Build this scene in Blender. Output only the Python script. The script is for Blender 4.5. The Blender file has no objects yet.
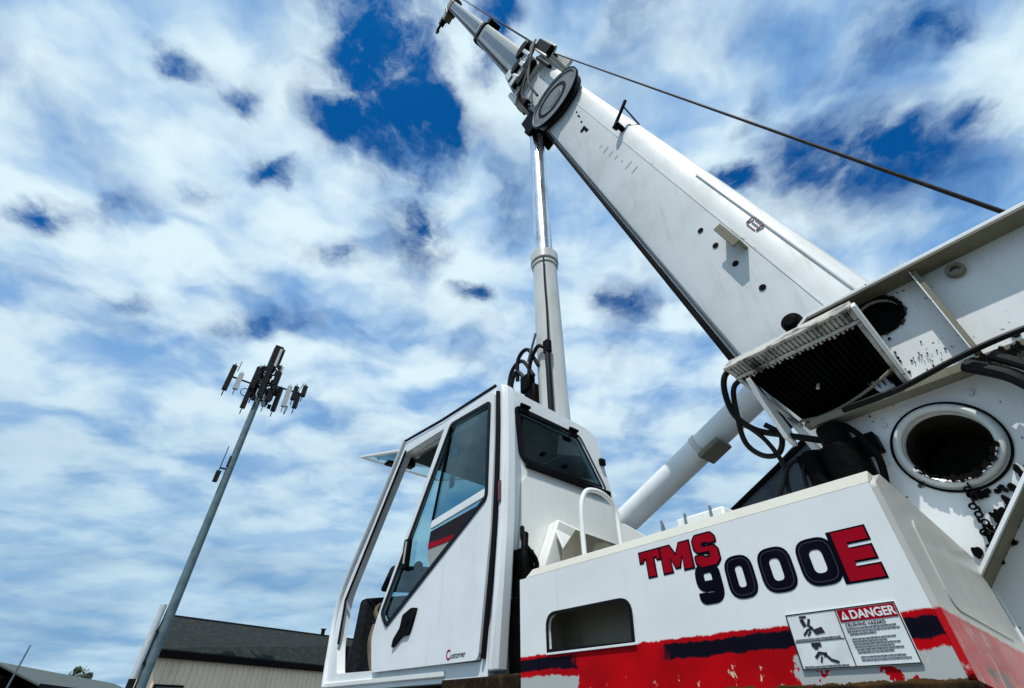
import bpy, bmesh, math, random
from mathutils import Vector, Matrix
random.seed(7)
S = bpy.context.scene
COL = S.collection
R = math.radians

# ------------------------------------------------------------------ materials
def nt(m):
    m.use_nodes = True
    return m.node_tree

class G:
    """tiny node-graph helper"""
    def __init__(s, tree): s.t = tree; s.n = tree.nodes; s.l = tree.links
    def put(s, sock, v):
        if hasattr(v, 'is_linked') or hasattr(v, 'links'): s.l.new(v, sock)
        else: sock.default_value = v
    def math(s, op, a, b=None, c=None, clamp=False):
        n = s.n.new('ShaderNodeMath'); n.operation = op; n.use_clamp = clamp
        s.put(n.inputs[0], a)
        if b is not None: s.put(n.inputs[1], b)
        if c is not None: s.put(n.inputs[2], c)
        return n.outputs[0]
    def vmath(s, op, a, b=None, sc=None):
        n = s.n.new('ShaderNodeVectorMath'); n.operation = op
        s.put(n.inputs[0], a)
        if b is not None: s.put(n.inputs[1], b)
        if sc is not None: s.put(n.inputs['Scale'], sc)
        return n.outputs['Value'] if op in ('DOT_PRODUCT', 'LENGTH', 'DISTANCE') else n.outputs[0]
    def noise(s, vec, scale, detail=4, rough=.55, dist=0., out='Fac'):
        n = s.n.new('ShaderNodeTexNoise'); s.l.new(vec, n.inputs['Vector'])
        n.inputs['Scale'].default_value = scale; n.inputs['Detail'].default_value = detail
        n.inputs['Roughness'].default_value = rough; n.inputs['Distortion'].default_value = dist
        return n.outputs[out]
    def smooth(s, v, a, b, o0=0., o1=1.):
        n = s.n.new('ShaderNodeMapRange'); n.interpolation_type = 'SMOOTHSTEP'
        s.put(n.inputs['Value'], v); s.put(n.inputs['From Min'], a); s.put(n.inputs['From Max'], b)
        s.put(n.inputs['To Min'], o0); s.put(n.inputs['To Max'], o1)
        return n.outputs[0]
    def mix(s, f, a, b):
        n = s.n.new('ShaderNodeMix'); n.data_type = 'RGBA'
        s.put(n.inputs[0], f); s.put(n.inputs[6], a); s.put(n.inputs[7], b)
        return n.outputs[2]
    def sep(s, v):
        n = s.n.new('ShaderNodeSeparateXYZ'); s.l.new(v, n.inputs[0]); return n.outputs
    def comb(s, x, y, z):
        n = s.n.new('ShaderNodeCombineXYZ')
        for i, v in enumerate((x, y, z)): s.put(n.inputs[i], v)
        return n.outputs[0]
    def scale(s, v, sc):
        n = s.n.new('ShaderNodeMapping'); s.l.new(v, n.inputs[0]); n.inputs['Scale'].default_value = sc
        return n.outputs[0]
    def coord(s, k='Object'):
        return s.n.new('ShaderNodeTexCoord').outputs[k]

def c4(c): return (c[0], c[1], c[2], 1.)

def mat(name, col, rough=.5, metal=0., col2=None, nscale=6., lo=.45, hi=.7, coat=0., bump=0., bscale=40., streak=False, spec=.5):
    m = bpy.data.materials.new(name); t = nt(m); g = G(t)
    b = t.nodes['Principled BSDF']
    b.inputs['Roughness'].default_value = rough; b.inputs['Metallic'].default_value = metal
    b.inputs['Coat Weight'].default_value = coat; b.inputs['Coat Roughness'].default_value = .08
    b.inputs['Specular IOR Level'].default_value = spec
    co = g.coord()
    col2 = col2 or tuple(x*.82 for x in col)
    v = g.scale(co, (1, 1, .25)) if streak else co
    f = g.smooth(g.noise(v, nscale, 6, .62), lo, hi)
    cc = g.mix(f, c4(col), c4(col2))
    t.links.new(cc, b.inputs['Base Color'])
    rn = g.noise(co, nscale*2.3, 4)
    t.links.new(g.math('ADD', g.math('MULTIPLY', rn, .22), rough-.11, clamp=True), b.inputs['Roughness'])
    if bump:
        bn = t.nodes.new('ShaderNodeBump'); bn.inputs['Strength'].default_value = bump; bn.inputs['Distance'].default_value = .01
        t.links.new(g.noise(co, bscale, 5), bn.inputs['Height']); t.links.new(bn.outputs[0], b.inputs['Normal'])
    return m

def paint(name, base, dirt, amount=.5, grime=0., rough=.32, coat=.35, chips=0., chipcol=(.05, .045, .04), wave=.06):
    """sun-bleached enamel: mottling, vertical run-off streaks, specks of grime, chips"""
    m = bpy.data.materials.new(name); t = nt(m); g = G(t); b = t.nodes['Principled BSDF']
    co = g.coord()
    big = g.smooth(g.noise(co, 2.2, 5, .6), .35, .72)
    st = g.smooth(g.noise(g.scale(co, (9, 9, .9)), 1.6, 6, .62), .5, .78)
    sp = g.smooth(g.noise(co, 55, 3, .6), .64, .74)
    f = g.math('MULTIPLY', g.math('ADD', g.math('MULTIPLY', big, .55), g.math('MULTIPLY', st, .6)), amount, clamp=True)
    c = g.mix(f, c4(base), c4(dirt))
    c = g.mix(g.math('MULTIPLY', sp, .18+grime*.5), c, c4(tuple(x*.35 for x in dirt)))
    if chips:
        n1 = g.noise(co, 9, 6, .7); n2 = g.noise(co, 34, 4, .65)
        k = g.smooth(g.math('ADD', g.math('MULTIPLY', n1, .6), g.math('MULTIPLY', n2, .4)), .66-chips*.12, .68-chips*.12)
        c = g.mix(k, c, c4(chipcol))
    t.links.new(c, b.inputs['Base Color'])
    t.links.new(g.math('ADD', g.math('MULTIPLY', f, .35), rough, clamp=True), b.inputs['Roughness'])
    b.inputs['Coat Weight'].default_value = coat*.5; b.inputs['Coat Roughness'].default_value = .1; b.inputs['Specular IOR Level'].default_value = .3
    bn = t.nodes.new('ShaderNodeBump'); bn.inputs['Strength'].default_value = wave; bn.inputs['Distance'].default_value = .03
    t.links.new(g.noise(co, 3.2, 2), bn.inputs['Height']); t.links.new(bn.outputs[0], b.inputs['Normal'])
    return m

M = {}
M['cab'] = paint('cab_enamel', (.78, .81, .82), (.52, .54, .53), .55, .16, wave=.12)
M['rear'] = paint('cab_rear_enamel', (.76, .77, .74), (.55, .55, .50), .5, .05, .4)
M['boom'] = paint('boom_enamel', (.64, .67, .665), (.34, .36, .33), .62, .12, .42, .2)
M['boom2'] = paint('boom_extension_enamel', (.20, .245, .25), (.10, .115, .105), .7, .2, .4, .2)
M['frame'] = paint('frame_enamel', (.76, .78, .77), (.52, .52, .48), .5, .1, .4, .2, chips=.55)
M['cyl'] = paint('cylinder_enamel', (.58, .60, .58), (.34, .34, .30), .6, .2, .26, .9, chips=.1)
M['olive'] = paint('shaded_grimy_olive', (.20, .19, .135), (.07, .065, .045), .8, .4, .6, .0)  # dark olive: grime, with the shade of undersides put into the colour
M['trim'] = paint('toned_down_trim', (.50, .49, .43), (.36, .35, .29), .6, .15, .5, .1)  # darkened cream: tones down full sun on the upward chamfer by colour
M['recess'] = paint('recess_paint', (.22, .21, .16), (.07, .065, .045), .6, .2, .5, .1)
M['black'] = mat('black_rubber', (.003, .003, .004), .6, col2=(.008, .008, .009), spec=.05)
M['grease'] = mat('black_grease', (.0015, .0015, .0015), .5, col2=(.006, .005, .004), bump=.5, bscale=30, spec=.05)
M['seal'] = mat('window_seal', (.003, .003, .005), .5, spec=.15)
M['hose'] = mat('hydraulic_hose', (.003, .003, .003), .45, col2=(.008, .008, .008), spec=.2)
M['chrome'] = mat('chrome_rod', (.82, .84, .86), .24, 1., col2=(.55, .56, .57), nscale=3)
M['alu'] = mat('weathered_aluminium', (.44, .43, .39), .55, .1, col2=(.045, .042, .035), nscale=11, lo=.46, hi=.68, bump=.4, spec=.2)
M['steel'] = mat('galvanised_steel', (.13, .185, .205), .6, .1, col2=(.085, .125, .14), nscale=1.5, spec=.15)
M['towerdark'] = mat('antenna_dark', (.008, .010, .012), .6, col2=(.03, .033, .035), spec=.12)
M['towerlight'] = mat('antenna_panel', (.42, .45, .46), .5)
M['rust'] = mat('rusty_steel', (.014, .009, .005), .85, col2=(.055, .030, .010), nscale=14, bump=.5, spec=.1)
M['red'] = mat('red_vinyl', (.32, .003, .014), .45, col2=(.24, .002, .010), spec=.03)
M['ink'] = mat('black_vinyl', (.003, .003, .008), .45, col2=(.005, .005, .010), spec=.03)
M['signwhite'] = mat('decal_white', (.72, .75, .74), .35, col2=(.60, .63, .61), nscale=12, coat=.2)
M['signink'] = mat('decal_ink', (.01, .01, .01), .45)
M['signgrey'] = mat('decal_small_print', (.10, .105, .11), .45, col2=(.2, .2, .2), nscale=160, lo=.4, hi=.6)
M['inner'] = mat('cab_lining', (.020, .030, .034), .7, col2=(.035, .045, .047), nscale=4, spec=.1)
M['tan'] = mat('tan_vinyl', (.13, .095, .055), .6, col2=(.07, .05, .03), spec=.2)
M['seat'] = mat('seat_cloth', (.008, .010, .013), .9, col2=(.02, .022, .026), nscale=30, spec=.1)
M['roof'] = mat('roof_shingles', (.020, .024, .023), .9, col2=(.036, .039, .037), nscale=2.5, bump=.4, bscale=12, spec=.08)
M['wall'] = mat('ribbed_siding', (.88, .71, .52), .6, col2=(.74, .59, .43), nscale=1., streak=True, spec=.2)
M['fascia'] = mat('dark_fascia', (.004, .003, .003), .7, spec=.08)
M['roof2'] = mat('felt_roof', (.065, .085, .080), .9, col2=(.09, .11, .10), nscale=1.2)
M['roof3'] = mat('dark_felt_roof', (.05, .062, .072), .9, col2=(.075, .09, .10), nscale=1.2)
M['hood'] = mat('blue_grey_cover', (.07, .09, .11), .5, col2=(.045, .055, .07), nscale=5, spec=.2)
M['tyre'] = mat('tyre_rubber', (.012, .012, .012), .85, col2=(.03, .028, .026), bump=.4)
M['orange'] = mat('orange_decal', (.45, .16, .03), .5)
M['lamp'] = mat('red_lens', (.12, .008, .008), .25, coat=.5)
M['bark'] = mat('bark', (.06, .045, .03), .9)
M['leaf'] = mat('leaves', (.035, .055, .025), .6, col2=(.06, .085, .03), nscale=1.5)
M['rope'] = mat('wire_rope', (.006, .006, .007), .6, 0., col2=(.02, .02, .02), nscale=30, spec=.1)

def glass(name, tint, refl=.9, trans=1.):
    m = bpy.data.materials.new(name); t = nt(m); g = G(t)
    t.nodes.remove(t.nodes['Principled BSDF'])
    tr = t.nodes.new('ShaderNodeBsdfTransparent'); tr.inputs[0].default_value = c4(tint)
    gl = t.nodes.new('ShaderNodeBsdfGlossy'); gl.inputs['Roughness'].default_value = .02
    gl.inputs[0].default_value = (.8, .95, 1., 1)
    lw = t.nodes.new('ShaderNodeLayerWeight'); lw.inputs[0].default_value = .5
    fr = g.math('MULTIPLY_ADD', g.math('POWER', lw.outputs['Facing'], 5.), .9, .05)
    mx = t.nodes.new('ShaderNodeMixShader')
    d = g.smooth(g.noise(g.coord(), 3.5, 5), .3, .8, 0., .05)
    t.links.new(g.math('ADD', g.math('MULTIPLY', fr, refl), d), mx.inputs[0])
    t.links.new(tr.outputs[0], mx.inputs[1]); t.links.new(gl.outputs[0], mx.inputs[2])
    t.links.new(mx.outputs[0], t.nodes['Material Output'].inputs[0])
    return m
M['glass'] = glass('tinted_cab_glass', (.33, .56, .62), 1.1)
M['glassdark'] = glass('dark_rear_glass', (.35, .50, .55), .9)
M['glassclear'] = glass('pale_front_glass', (.72, .80, .80), .9)

def housing_mat(name, end=False):
    """white enamel over a worn red / black / silver hazard stripe with ragged, flaking edges"""
    m = bpy.data.materials.new(name); t = nt(m); g = G(t); b = t.nodes['Principled BSDF']
    co = g.coord(); x, y, z = g.sep(co)
    rag = g.math('SUBTRACT', g.noise(co, 26, 5, .65), .5)
    rag2 = g.math('SUBTRACT', g.noise(g.scale(co, (1, 1, .6)), 9, 6, .7), .5)
    zz = g.math('ADD', z, g.math('MULTIPLY', rag, .022))
    big = g.smooth(g.noise(co, 2.6, 5, .6), .3, .75)
    streak = g.smooth(g.noise(g.scale(co, (14, 14, 1.2)), 1.3, 6, .62), .54, .78)
    f = g.math('ADD', g.math('MULTIPLY', big, .28), g.math('MULTIPLY', streak, .30 if not end else .45), clamp=True)
    white = g.mix(f, (.76, .79, .79, 1) if not end else (.50, .50, .46, 1), (.56, .57, .54, 1) if not end else (.36, .355, .31, 1))  # end white is darker and warmer: its grey reflection put into the colour
    speck = g.smooth(g.noise(co, 70, 3, .6), .68, .76)
    white = g.mix(g.math('MULTIPLY', speck, .35), white, (.12, .11, .09, 1))
    red = g.mix(g.smooth(g.noise(co, 6, 5), .35, .7), (.50, .003, .007, 1), (.34, .003, .006, 1))
    def lt(v, e, w=.0025): return g.smooth(v, e-w, e+w, 1., 0.)
    def gt(v, e, w=.0025): return g.smooth(v, e-w, e+w, 0., 1.)
    if not end:
        c = g.mix(lt(zz, 1.789), white, red)
        # black band, interrupted around the recess
        wob = g.math('ADD', y, g.math('MULTIPLY', rag2, .30))
        inb = g.math('MAXIMUM', gt(wob, 1.50, .02), lt(wob, 1.10, .03))
        top = g.math('ADD', zz, g.math('MULTIPLY', rag2, .030))
        blk = g.math('MULTIPLY', g.math('MULTIPLY', lt(top, 1.777), gt(g.math('ADD', zz, g.math('MULTIPLY', rag2, .035)), 1.736)), inb)
        c = g.mix(blk, c, (.006, .005, .012, 1))
        # silver reflective sheet, worn away in the middle
        ws = g.math('ADD', y, g.math('MULTIPLY', rag2, .35))
        ins = g.math('MAXIMUM', gt(ws, 1.50, .004), lt(ws, .66, .006))
        sil = g.math('MULTIPLY', lt(g.math('ADD', z, g.math('MULTIPLY', rag2, .05)), 1.716), ins)
        hole = g.smooth(g.noise(co, 11, 4, .6), .60, .62)
        sil = g.math('MULTIPLY', sil, g.math('SUBTRACT', 1., hole))
        c = g.mix(sil, c, (.42, .44, .43, 1))
        # flakes: pale primer on the red, thicker towards the lower lip
        lowz = g.smooth(z, 1.655, 1.80, .05, -.12)
        fl = g.smooth(g.math('ADD', g.noise(g.scale(co, (1, 1, .55)), 24, 5, .7), lowz), .66, .675)
        fl = g.math('MULTIPLY', fl, lt(zz, 1.80))
        c = g.mix(fl, c, (.62, .50, .36, 1))
        rust = g.smooth(g.math('ADD', g.noise(co, 17, 5, .7), g.smooth(z, 1.652, 1.675, .25, -.3)), .62, .68)
        c = g.mix(rust, c, (.10, .05, .018, 1))
    else:
        edge = g.math('SUBTRACT', 1.79, g.math('MULTIPLY', g.math('SUBTRACT', x, 1.5), .085))
        k = g.math('SUBTRACT', zz, edge)
        c = g.mix(lt(k, 0., .004), white, red)
        sc = g.smooth(g.noise(g.scale(co, (2.5, 1, 1)), 9, 7, .75), .56, .60)
        sc = g.math('MULTIPLY', g.math('MULTIPLY', sc, lt(k, -.012, .01)), g.smooth(x, 1.62, 1.95, 1., .25))
        c = g.mix(sc, c, (.46, .30, .27, 1))
        blk = g.math('MULTIPLY', g.smooth(g.noise(co, 12, 5), .5, .55), lt(k, -.09, .01))
        c = g.mix(blk, c, (.05, .03, .03, 1))
    t.links.new(c, b.inputs['Base Color'])
    b.inputs['Roughness'].default_value = .3 if not end else .2
    b.inputs['Specular IOR Level'].default_value = .03 if not end else .12
    b.inputs['Coat Weight'].default_value = .0 if not end else .05
    b.inputs['Coat Roughness'].default_value = .06
    bn = t.nodes.new('ShaderNodeBump'); bn.inputs['Strength'].default_value = .10 if not end else .22; bn.inputs['Distance'].default_value = .03
    t.links.new(g.noise(co, 3.5, 2), bn.inputs['Height']); t.links.new(bn.outputs[0], b.inputs['Normal'])
    return m
M['housing'] = housing_mat('housing_side_paint')
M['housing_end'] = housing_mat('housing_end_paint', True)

# ------------------------------------------------------------------ mesh builder
class MB:
    def __init__(s): s.b = bmesh.new()
    def quad(s, pts):
        s.b.faces.new([s.b.verts.new(Vector(p)) for p in pts]); return s
    def hexa(s, p):   # 8 corners: bottom ring 0-3, top ring 4-7
        v = [s.b.verts.new(Vector(q)) for q in p]
        for f in ((3, 2, 1, 0), (4, 5, 6, 7), (0, 1, 5, 4), (1, 2, 6, 5), (2, 3, 7, 6), (3, 0, 4, 7)):
            s.b.faces.new([v[i] for i in f])
        return s
    def box(s, x0, x1, y0, y1, z0, z1):
        return s.hexa([(x0, y0, z0), (x1, y0, z0), (x1, y1, z0), (x0, y1, z0), (x0, y0, z1), (x1, y0, z1), (x1, y1, z1), (x0, y1, z1)])
    def obox(s, c, ax, ay, az, hx, hy, hz):
        c = Vector(c); a = Vector(ax).normalized()*hx; b = Vector(ay).normalized()*hy; d = Vector(az).normalized()*hz
        return s.hexa([c-a-b-d, c+a-b-d, c+a+b-d, c-a+b-d, c-a-b+d, c+a-b+d, c+a+b+d, c-a+b+d])
    def bar(s, p, q, w, h, up=(0, 0, 1)):
        p, q = Vector(p), Vector(q); d = (q-p); L = d.length; d.normalize(); u = Vector(up)
        if abs(d.dot(u)) > .95: u = Vector((1, 0, 0))
        r = d.cross(u).normalized(); u = r.cross(d)
        return s.obox((p+q)/2, d, r, u, L/2, w/2, h/2)
    def loft(s, rings, cap=True, closed=True):
        rs = [[s.b.verts.new(Vector(p)) for p in r] for r in rings]; n = len(rs[0])
        for a, b in zip(rs, rs[1:]):
            for i in range(n if closed else n-1):
                j = (i+1) % n; s.b.faces.new((a[i], a[j], b[j], b[i]))
        if cap: s.b.faces.new(list(reversed(rs[0]))); s.b.faces.new(rs[-1])
        return s
    def tube(s, path, r, n=10, cap=True, taper=None):
        P = [Vector(p) for p in path]; rings = []; prev = None
        for i, p in enumerate(P):
            d = (P[min(i+1, len(P)-1)]-P[max(i-1, 0)]).normalized()
            if prev is None:
                u = Vector((0, 0, 1)) if abs(d.z) < .9 else Vector((1, 0, 0))
                a = d.cross(u).normalized()
            else:
                a = (prev-d*prev.dot(d)).normalized()
            prev = a; b = d.cross(a)
            rr = r if taper is None else r+(taper-r)*i/(len(P)-1)
            rings.append([p+(a*math.cos(6.28318*k/n)+b*math.sin(6.28318*k/n))*rr for k in range(n)])
        return s.loft(rings, cap)
    def cyl(s, p, q, r, r2=None, n=24): return s.tube([p, q], r, n, True, r2)
    def ring(s, c, axis, ro, ri, h, n=40):
        """annulus solid of thickness h along axis"""
        c = Vector(c); w = Vector(axis).normalized(); u = w.orthogonal().normalized(); v = w.cross(u)
        prof = [(ro, -h/2), (ro, h/2), (ri, h/2), (ri, -h/2)]
        rs = []
        for k in range(n):
            a = 6.28318530718*k/n; d = u*math.cos(a)+v*math.sin(a)
            rs.append([s.b.verts.new(c+d*pr+w*ph) for pr, ph in prof])
        for k in range(n):
            a, b = rs[k], rs[(k+1) % n]
            for i in range(4):
                j = (i+1) % 4; s.b.faces.new((a[i], b[i], b[j], a[j]))
        return s
    def sphere(s, c, r, sc=(1, 1, 1), seg=16):
        m = Matrix.Translation(Vector(c)) @ Matrix.Diagonal((r*sc[0], r*sc[1], r*sc[2], 1))
        bmesh.ops.create_uvsphere(s.b, u_segments=seg, v_segments=seg//2, radius=1, matrix=m); return s
    def add(s, mesh): s.b.from_mesh(mesh); bpy.data.meshes.remove(mesh); return s
    def build(s, name, m, parent=None, bevel=0., smooth=True, seg=2):
        bmesh.ops.recalc_face_normals(s.b, faces=s.b.faces)
        me = bpy.data.meshes.new(name); s.b.to_mesh(me); s.b.free()
        o = bpy.data.objects.new(name, me); COL.objects.link(o); me.materials.append(m)
        if smooth:
            for p in me.polygons: p.use_smooth = True
            if hasattr(me, 'set_sharp_from_angle'): me.set_sharp_from_angle(angle=R(32))
        if bevel:
            b = o.modifiers.new('edge', 'BEVEL'); b.width = bevel; b.segments = seg; b.limit_method = 'ANGLE'; b.angle_limit = R(40)
        if parent is not None: attach(o, parent)
        return o

ORIGIN = {}
def attach(o, parent):
    """child keeps world-space vertex coordinates"""
    o.parent = parent
    p = parent; off = Vector((0, 0, 0))
    while p is not None:
        off += p.location; p = p.parent
    o.location = -off

def flat(loops, thick):
    """filled 2-D outline (even-odd) -> mesh in XY, extruded +-thick/2"""
    cu = bpy.data.curves.new('outline', 'CURVE'); cu.dimensions = '2D'; cu.fill_mode = 'BOTH'; cu.extrude = thick/2
    for lp in loops:
        sp = cu.splines.new('POLY'); sp.points.add(len(lp)-1); sp.use_cyclic_u = True
        for p, q in zip(sp.points, lp): p.co = (q[0], q[1], 0, 1)
    ob = bpy.data.objects.new('outline', cu)
    me = bpy.data.meshes.new_from_object(ob)
    bpy.data.objects.remove(ob); bpy.data.curves.remove(cu)
    return me

def textmesh(txt, size, thick, bold=0., width=1.):
    cu = bpy.data.curves.new('lettering', 'FONT'); cu.body = txt; cu.size = size; cu.extrude = thick/2; cu.offset = bold
    cu.align_x = 'LEFT'; cu.align_y = 'BASELINE' if hasattr(cu, 'align_y') and 'BASELINE' in cu.bl_rna.properties['align_y'].enum_items.keys() else 'TOP_BASELINE'
    ob = bpy.data.objects.new('lettering', cu); me = bpy.data.meshes.new_from_object(ob)
    bpy.data.objects.remove(ob); bpy.data.curves.remove(cu)
    me.transform(Matrix.Diagonal((width, 1, 1, 1)))
    return me

def on_side(me, x):     # (u,v,w): u = Y of the crane, v = Z, extruded along X, outer face towards -X
    me.transform(Matrix(((0, 0, 1, x), (1, 0, 0, 0), (0, 1, 0, 0), (0, 0, 0, 1)))); return me
def on_back(me, y):     # u = X, v = Z, extruded along Y
    me.transform(Matrix(((1, 0, 0, 0), (0, 0, 1, y), (0, 1, 0, 0), (0, 0, 0, 1)))); return me
def lettered(me, x):    # u runs to the right for somebody looking at the left side: Y = -u
    me.transform(Matrix(((0, 0, -1, x), (-1, 0, 0, 0), (0, 1, 0, 0), (0, 0, 0, 1)))); return me

def side(loops, x0, x1): return on_side(flat(loops, x1-x0), (x0+x1)/2)
def back(loops, y0, y1): return on_back(flat(loops, y1-y0), (y0+y1)/2)

def rnd(poly, r, n=5):
    """round the corners of a polygon; r may be a list"""
    out = []; N = len(poly)
    for i, p in enumerate(poly):
        p = Vector(p); a = Vector(poly[i-1]); b = Vector(poly[(i+1) % N])
        rr = r[i] if isinstance(r, (list, tuple)) else r
        if rr <= 0: out.append((p.x, p.y)); continue
        d1 = (a-p); d2 = (b-p); k = min(rr, d1.length*.45, d2.length*.45)
        s = p+d1.normalized()*k; e = p+d2.normalized()*k
        for j in range(n+1):
            t = j/n; q = s*(1-t)**2+p*2*t*(1-t)+e*t*t; out.append((q.x, q.y))
    return out

def area(p): return sum(p[i-1][0]*p[i][1]-p[i][0]*p[i-1][1] for i in range(len(p)))/2
def offset(poly, d):
    """grow (d>0) or shrink a polygon with mitred corners"""
    s = 1 if area(poly) > 0 else -1; N = len(poly); out = []
    for i in range(N):
        p = Vector(poly[i]); a = Vector(poly[i-1]); b = Vector(poly[(i+1) % N])
        e1 = (p-a).normalized(); e2 = (b-p).normalized()
        n1 = Vector((e1.y, -e1.x))*s; n2 = Vector((e2.y, -e2.x))*s
        m = n1+n2; l = m.length
        if l < .3: out.append(tuple(p+n1*d)); continue
        m /= l; k = d/max(.45, m.dot(n1)); out.append(tuple(p+m*k))
    return out
def stroke(path, w):
    """open polyline -> outline polygon of width w"""
    P = [Vector(p) for p in path]; L = []; Rr = []
    for i, p in enumerate(P):
        d1 = (p-P[i-1]).normalized() if i else None; d2 = (P[i+1]-p).normalized() if i < len(P)-1 else None
        d = (d1+d2).normalized() if d1 and d2 else (d1 or d2); n = Vector((-d.y, d.x))
        k = w/2/max(.5, n.dot(Vector((-(d2 or d1).y, (d2 or d1).x))))
        L.append(tuple(p+n*k)); Rr.append(tuple(p-n*k))
    return L+Rr[::-1]
def rrect(x0, x1, y0, y1, r, n=6): return rnd([(x0, y0), (x1, y0), (x1, y1), (x0, y1)], r, n)
def circ(cx, cy, r, n=40): return [(cx+r*math.cos(6.28318*i/n), cy+r*math.sin(6.28318*i/n)) for i in range(n)]

def curve(pts, n=6):
    """Catmull-Rom through 3-D points"""
    P = [Vector(p) for p in pts]; P = [P[0]*2-P[1]]+P+[P[-1]*2-P[-2]]; out = []
    for i in range(1, len(P)-2):
        a, b, c, d = P[i-1:i+3]
        for k in range(n):
            t = k/n
            out.append(.5*((2*b)+(c-a)*t+(2*a-5*b+4*c-d)*t*t+(3*b-a-3*c+d)*t**3))
    out.append(P[-2]); return out

def tag(o, label=None, cat=None, group=None, kind=None):
    for k, v in (('label', label), ('category', cat), ('group', group), ('kind', kind)):
        if v: o[k] = v
    return o
def empty(name, loc):
    o = bpy.data.objects.new(name, None); o.location = loc; COL.objects.link(o); return o

# ------------------------------------------------------------------ camera, sun, sky
AZ = R(38.6)
cam = bpy.data.cameras.new('camera'); cam.sensor_width = 36; cam.lens = 457/1024*36; cam.clip_start = .05; cam.clip_end = 4000
co = bpy.data.objects.new('camera', cam); COL.objects.link(co)
co.location = (0, 0, 1.6); co.rotation_euler = (R(90+39), 0, -AZ); S.camera = co

SUN = Vector((-.37, -.27, .885)).normalized()
sl = bpy.data.lights.new('sun', 'SUN'); sl.energy = 4.0; sl.angle = R(.5); sl.color = (1, .965, .91)
so = bpy.data.objects.new('sun', sl); COL.objects.link(so); so.location = (-20, -20, 40)
so.rotation_euler = SUN.to_track_quat('Z', 'Y').to_euler()

W = bpy.data.worlds.new('World'); S.world = W; W.use_nodes = True
t = W.node_tree; g = G(t)
bg = t.nodes['Background']; bg.inputs['Strength'].default_value = .1
sky = t.nodes.new('ShaderNodeTexSky'); sky.sky_type = 'NISHITA'; sky.sun_disc = False
sky.sun_elevation = math.asin(SUN.z); sky.sun_rotation = math.atan2(SUN.x, SUN.y)
d = g.coord('Generated')
dx, dy, dz = g.sep(d)
up = g.math('MAXIMUM', dz, 0.)
q = g.math('ADD', up, .15)
hx, hy = math.sin(AZ), math.cos(AZ)
ca = g.math('DIVIDE', g.math('ADD', g.math('MULTIPLY', dx, hx), g.math('MULTIPLY', dy, hy)), q)
cb = g.math('DIVIDE', g.math('SUBTRACT', g.math('MULTIPLY', dx, hy), g.math('MULTIPLY', dy, hx)), q)
pl = g.comb(ca, cb, 0.)
# domain warp, so that edges of the cloud sheet break up
wn = g.noise(pl, 3.4, 6, .58, out='Color')
wv = g.vmath('SUBTRACT', wn, (.5, .5, .5))
pw = g.vmath('ADD', pl, g.vmath('SCALE', wv, sc=.20))
n1 = g.noise(g.scale(pw, (1.7, 1.7, 1)), 1.3, 4, .50)
n2 = g.noise(g.scale(pw, (1.25, 1., 1)), 4.2, 8, .58)
n3 = g.noise(g.scale(pw, (2.4, 2.0, 1)), 2.0, 4, .52)
dens = g.math('ADD', g.math('MULTIPLY', n1, .38), g.math('ADD', g.math('MULTIPLY', n2, .38), g.math('MULTIPLY', n3, .24)))
# openings in the cloud sheet (centre and half-size on the cloud plane)
HOLES = [(0.31,-0.21,0.17,0.085,1.),(0.42,-0.21,0.11,0.09,.9),(0.62,-0.20,0.10,0.08,.6),(0.45,.66,0.07,0.16,.55),(0.25,.62,0.06,0.10,.5),(0.255,-0.222,0.035,0.05,1.),(0.306,-0.182,0.052,0.045,1.),(0.416,-0.136,0.074,0.041,1.),(0.363,-0.156,0.04,0.032,.8),(0.405,-0.283,0.054,0.059,.9),
 (0.369,-0.292,0.031,0.036,.7),(0.619,-0.23,0.06,0.035,.9),(0.498,-0.464,0.022,0.047,.8),(0.30,-0.567,0.024,0.029,.9),(0.263,-0.582,0.02,0.021,.6),
 (0.35,-0.484,0.018,0.027,.7),(0.525,-0.603,0.026,0.043,.5),(0.563,-0.968,0.03,0.06,.7),(0.696,-0.40,0.039,0.055,.6),(0.828,-0.092,0.028,0.036,.8),
 (0.597,-0.026,0.07,0.045,.5),(0.285,-0.045,0.06,0.027,.9),(0.513,0.462,0.036,0.051,.85),(0.245,0.663,0.03,0.055,.75),(0.437,0.728,0.03,0.088,.75),
 (0.387,0.842,0.022,0.04,.6),(0.375,0.421,0.044,0.03,.5),(0.796,-0.929,0.02,0.05,.4),(0.834,0.275,0.04,0.06,.5),(0.229,-0.019,0.02,0.025,.8),
 (0.502,0.633,0.03,0.057,.5),(0.906,-0.599,0.03,0.15,.45),(0.571,-0.816,0.03,0.10,.35),(0.20,.20,.05,.03,.5),(0.30,.52,.03,.04,.4)]
hs = None
pw2 = g.vmath('ADD', pl, g.vmath('SCALE', wv, sc=.24))
for (a, b, ra, rb, k) in HOLES:
    v = g.vmath('MULTIPLY', g.vmath('SUBTRACT', pw2, (a, b, 0)), (1/ra, 1/rb, 0))
    f = g.smooth(g.vmath('LENGTH', v), .0, 2.4, k, 0.)
    hs = f if hs is None else g.math('MAXIMUM', hs, f)
n4 = g.math('SUBTRACT', g.noise(pw, 13., 5, .62), .5)
cover = g.math('SUBTRACT', dens, g.math('MULTIPLY', hs, g.math('MULTIPLY_ADD', n4, .80, .355)))
alpha = g.smooth(cover, .19, .53)
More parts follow.
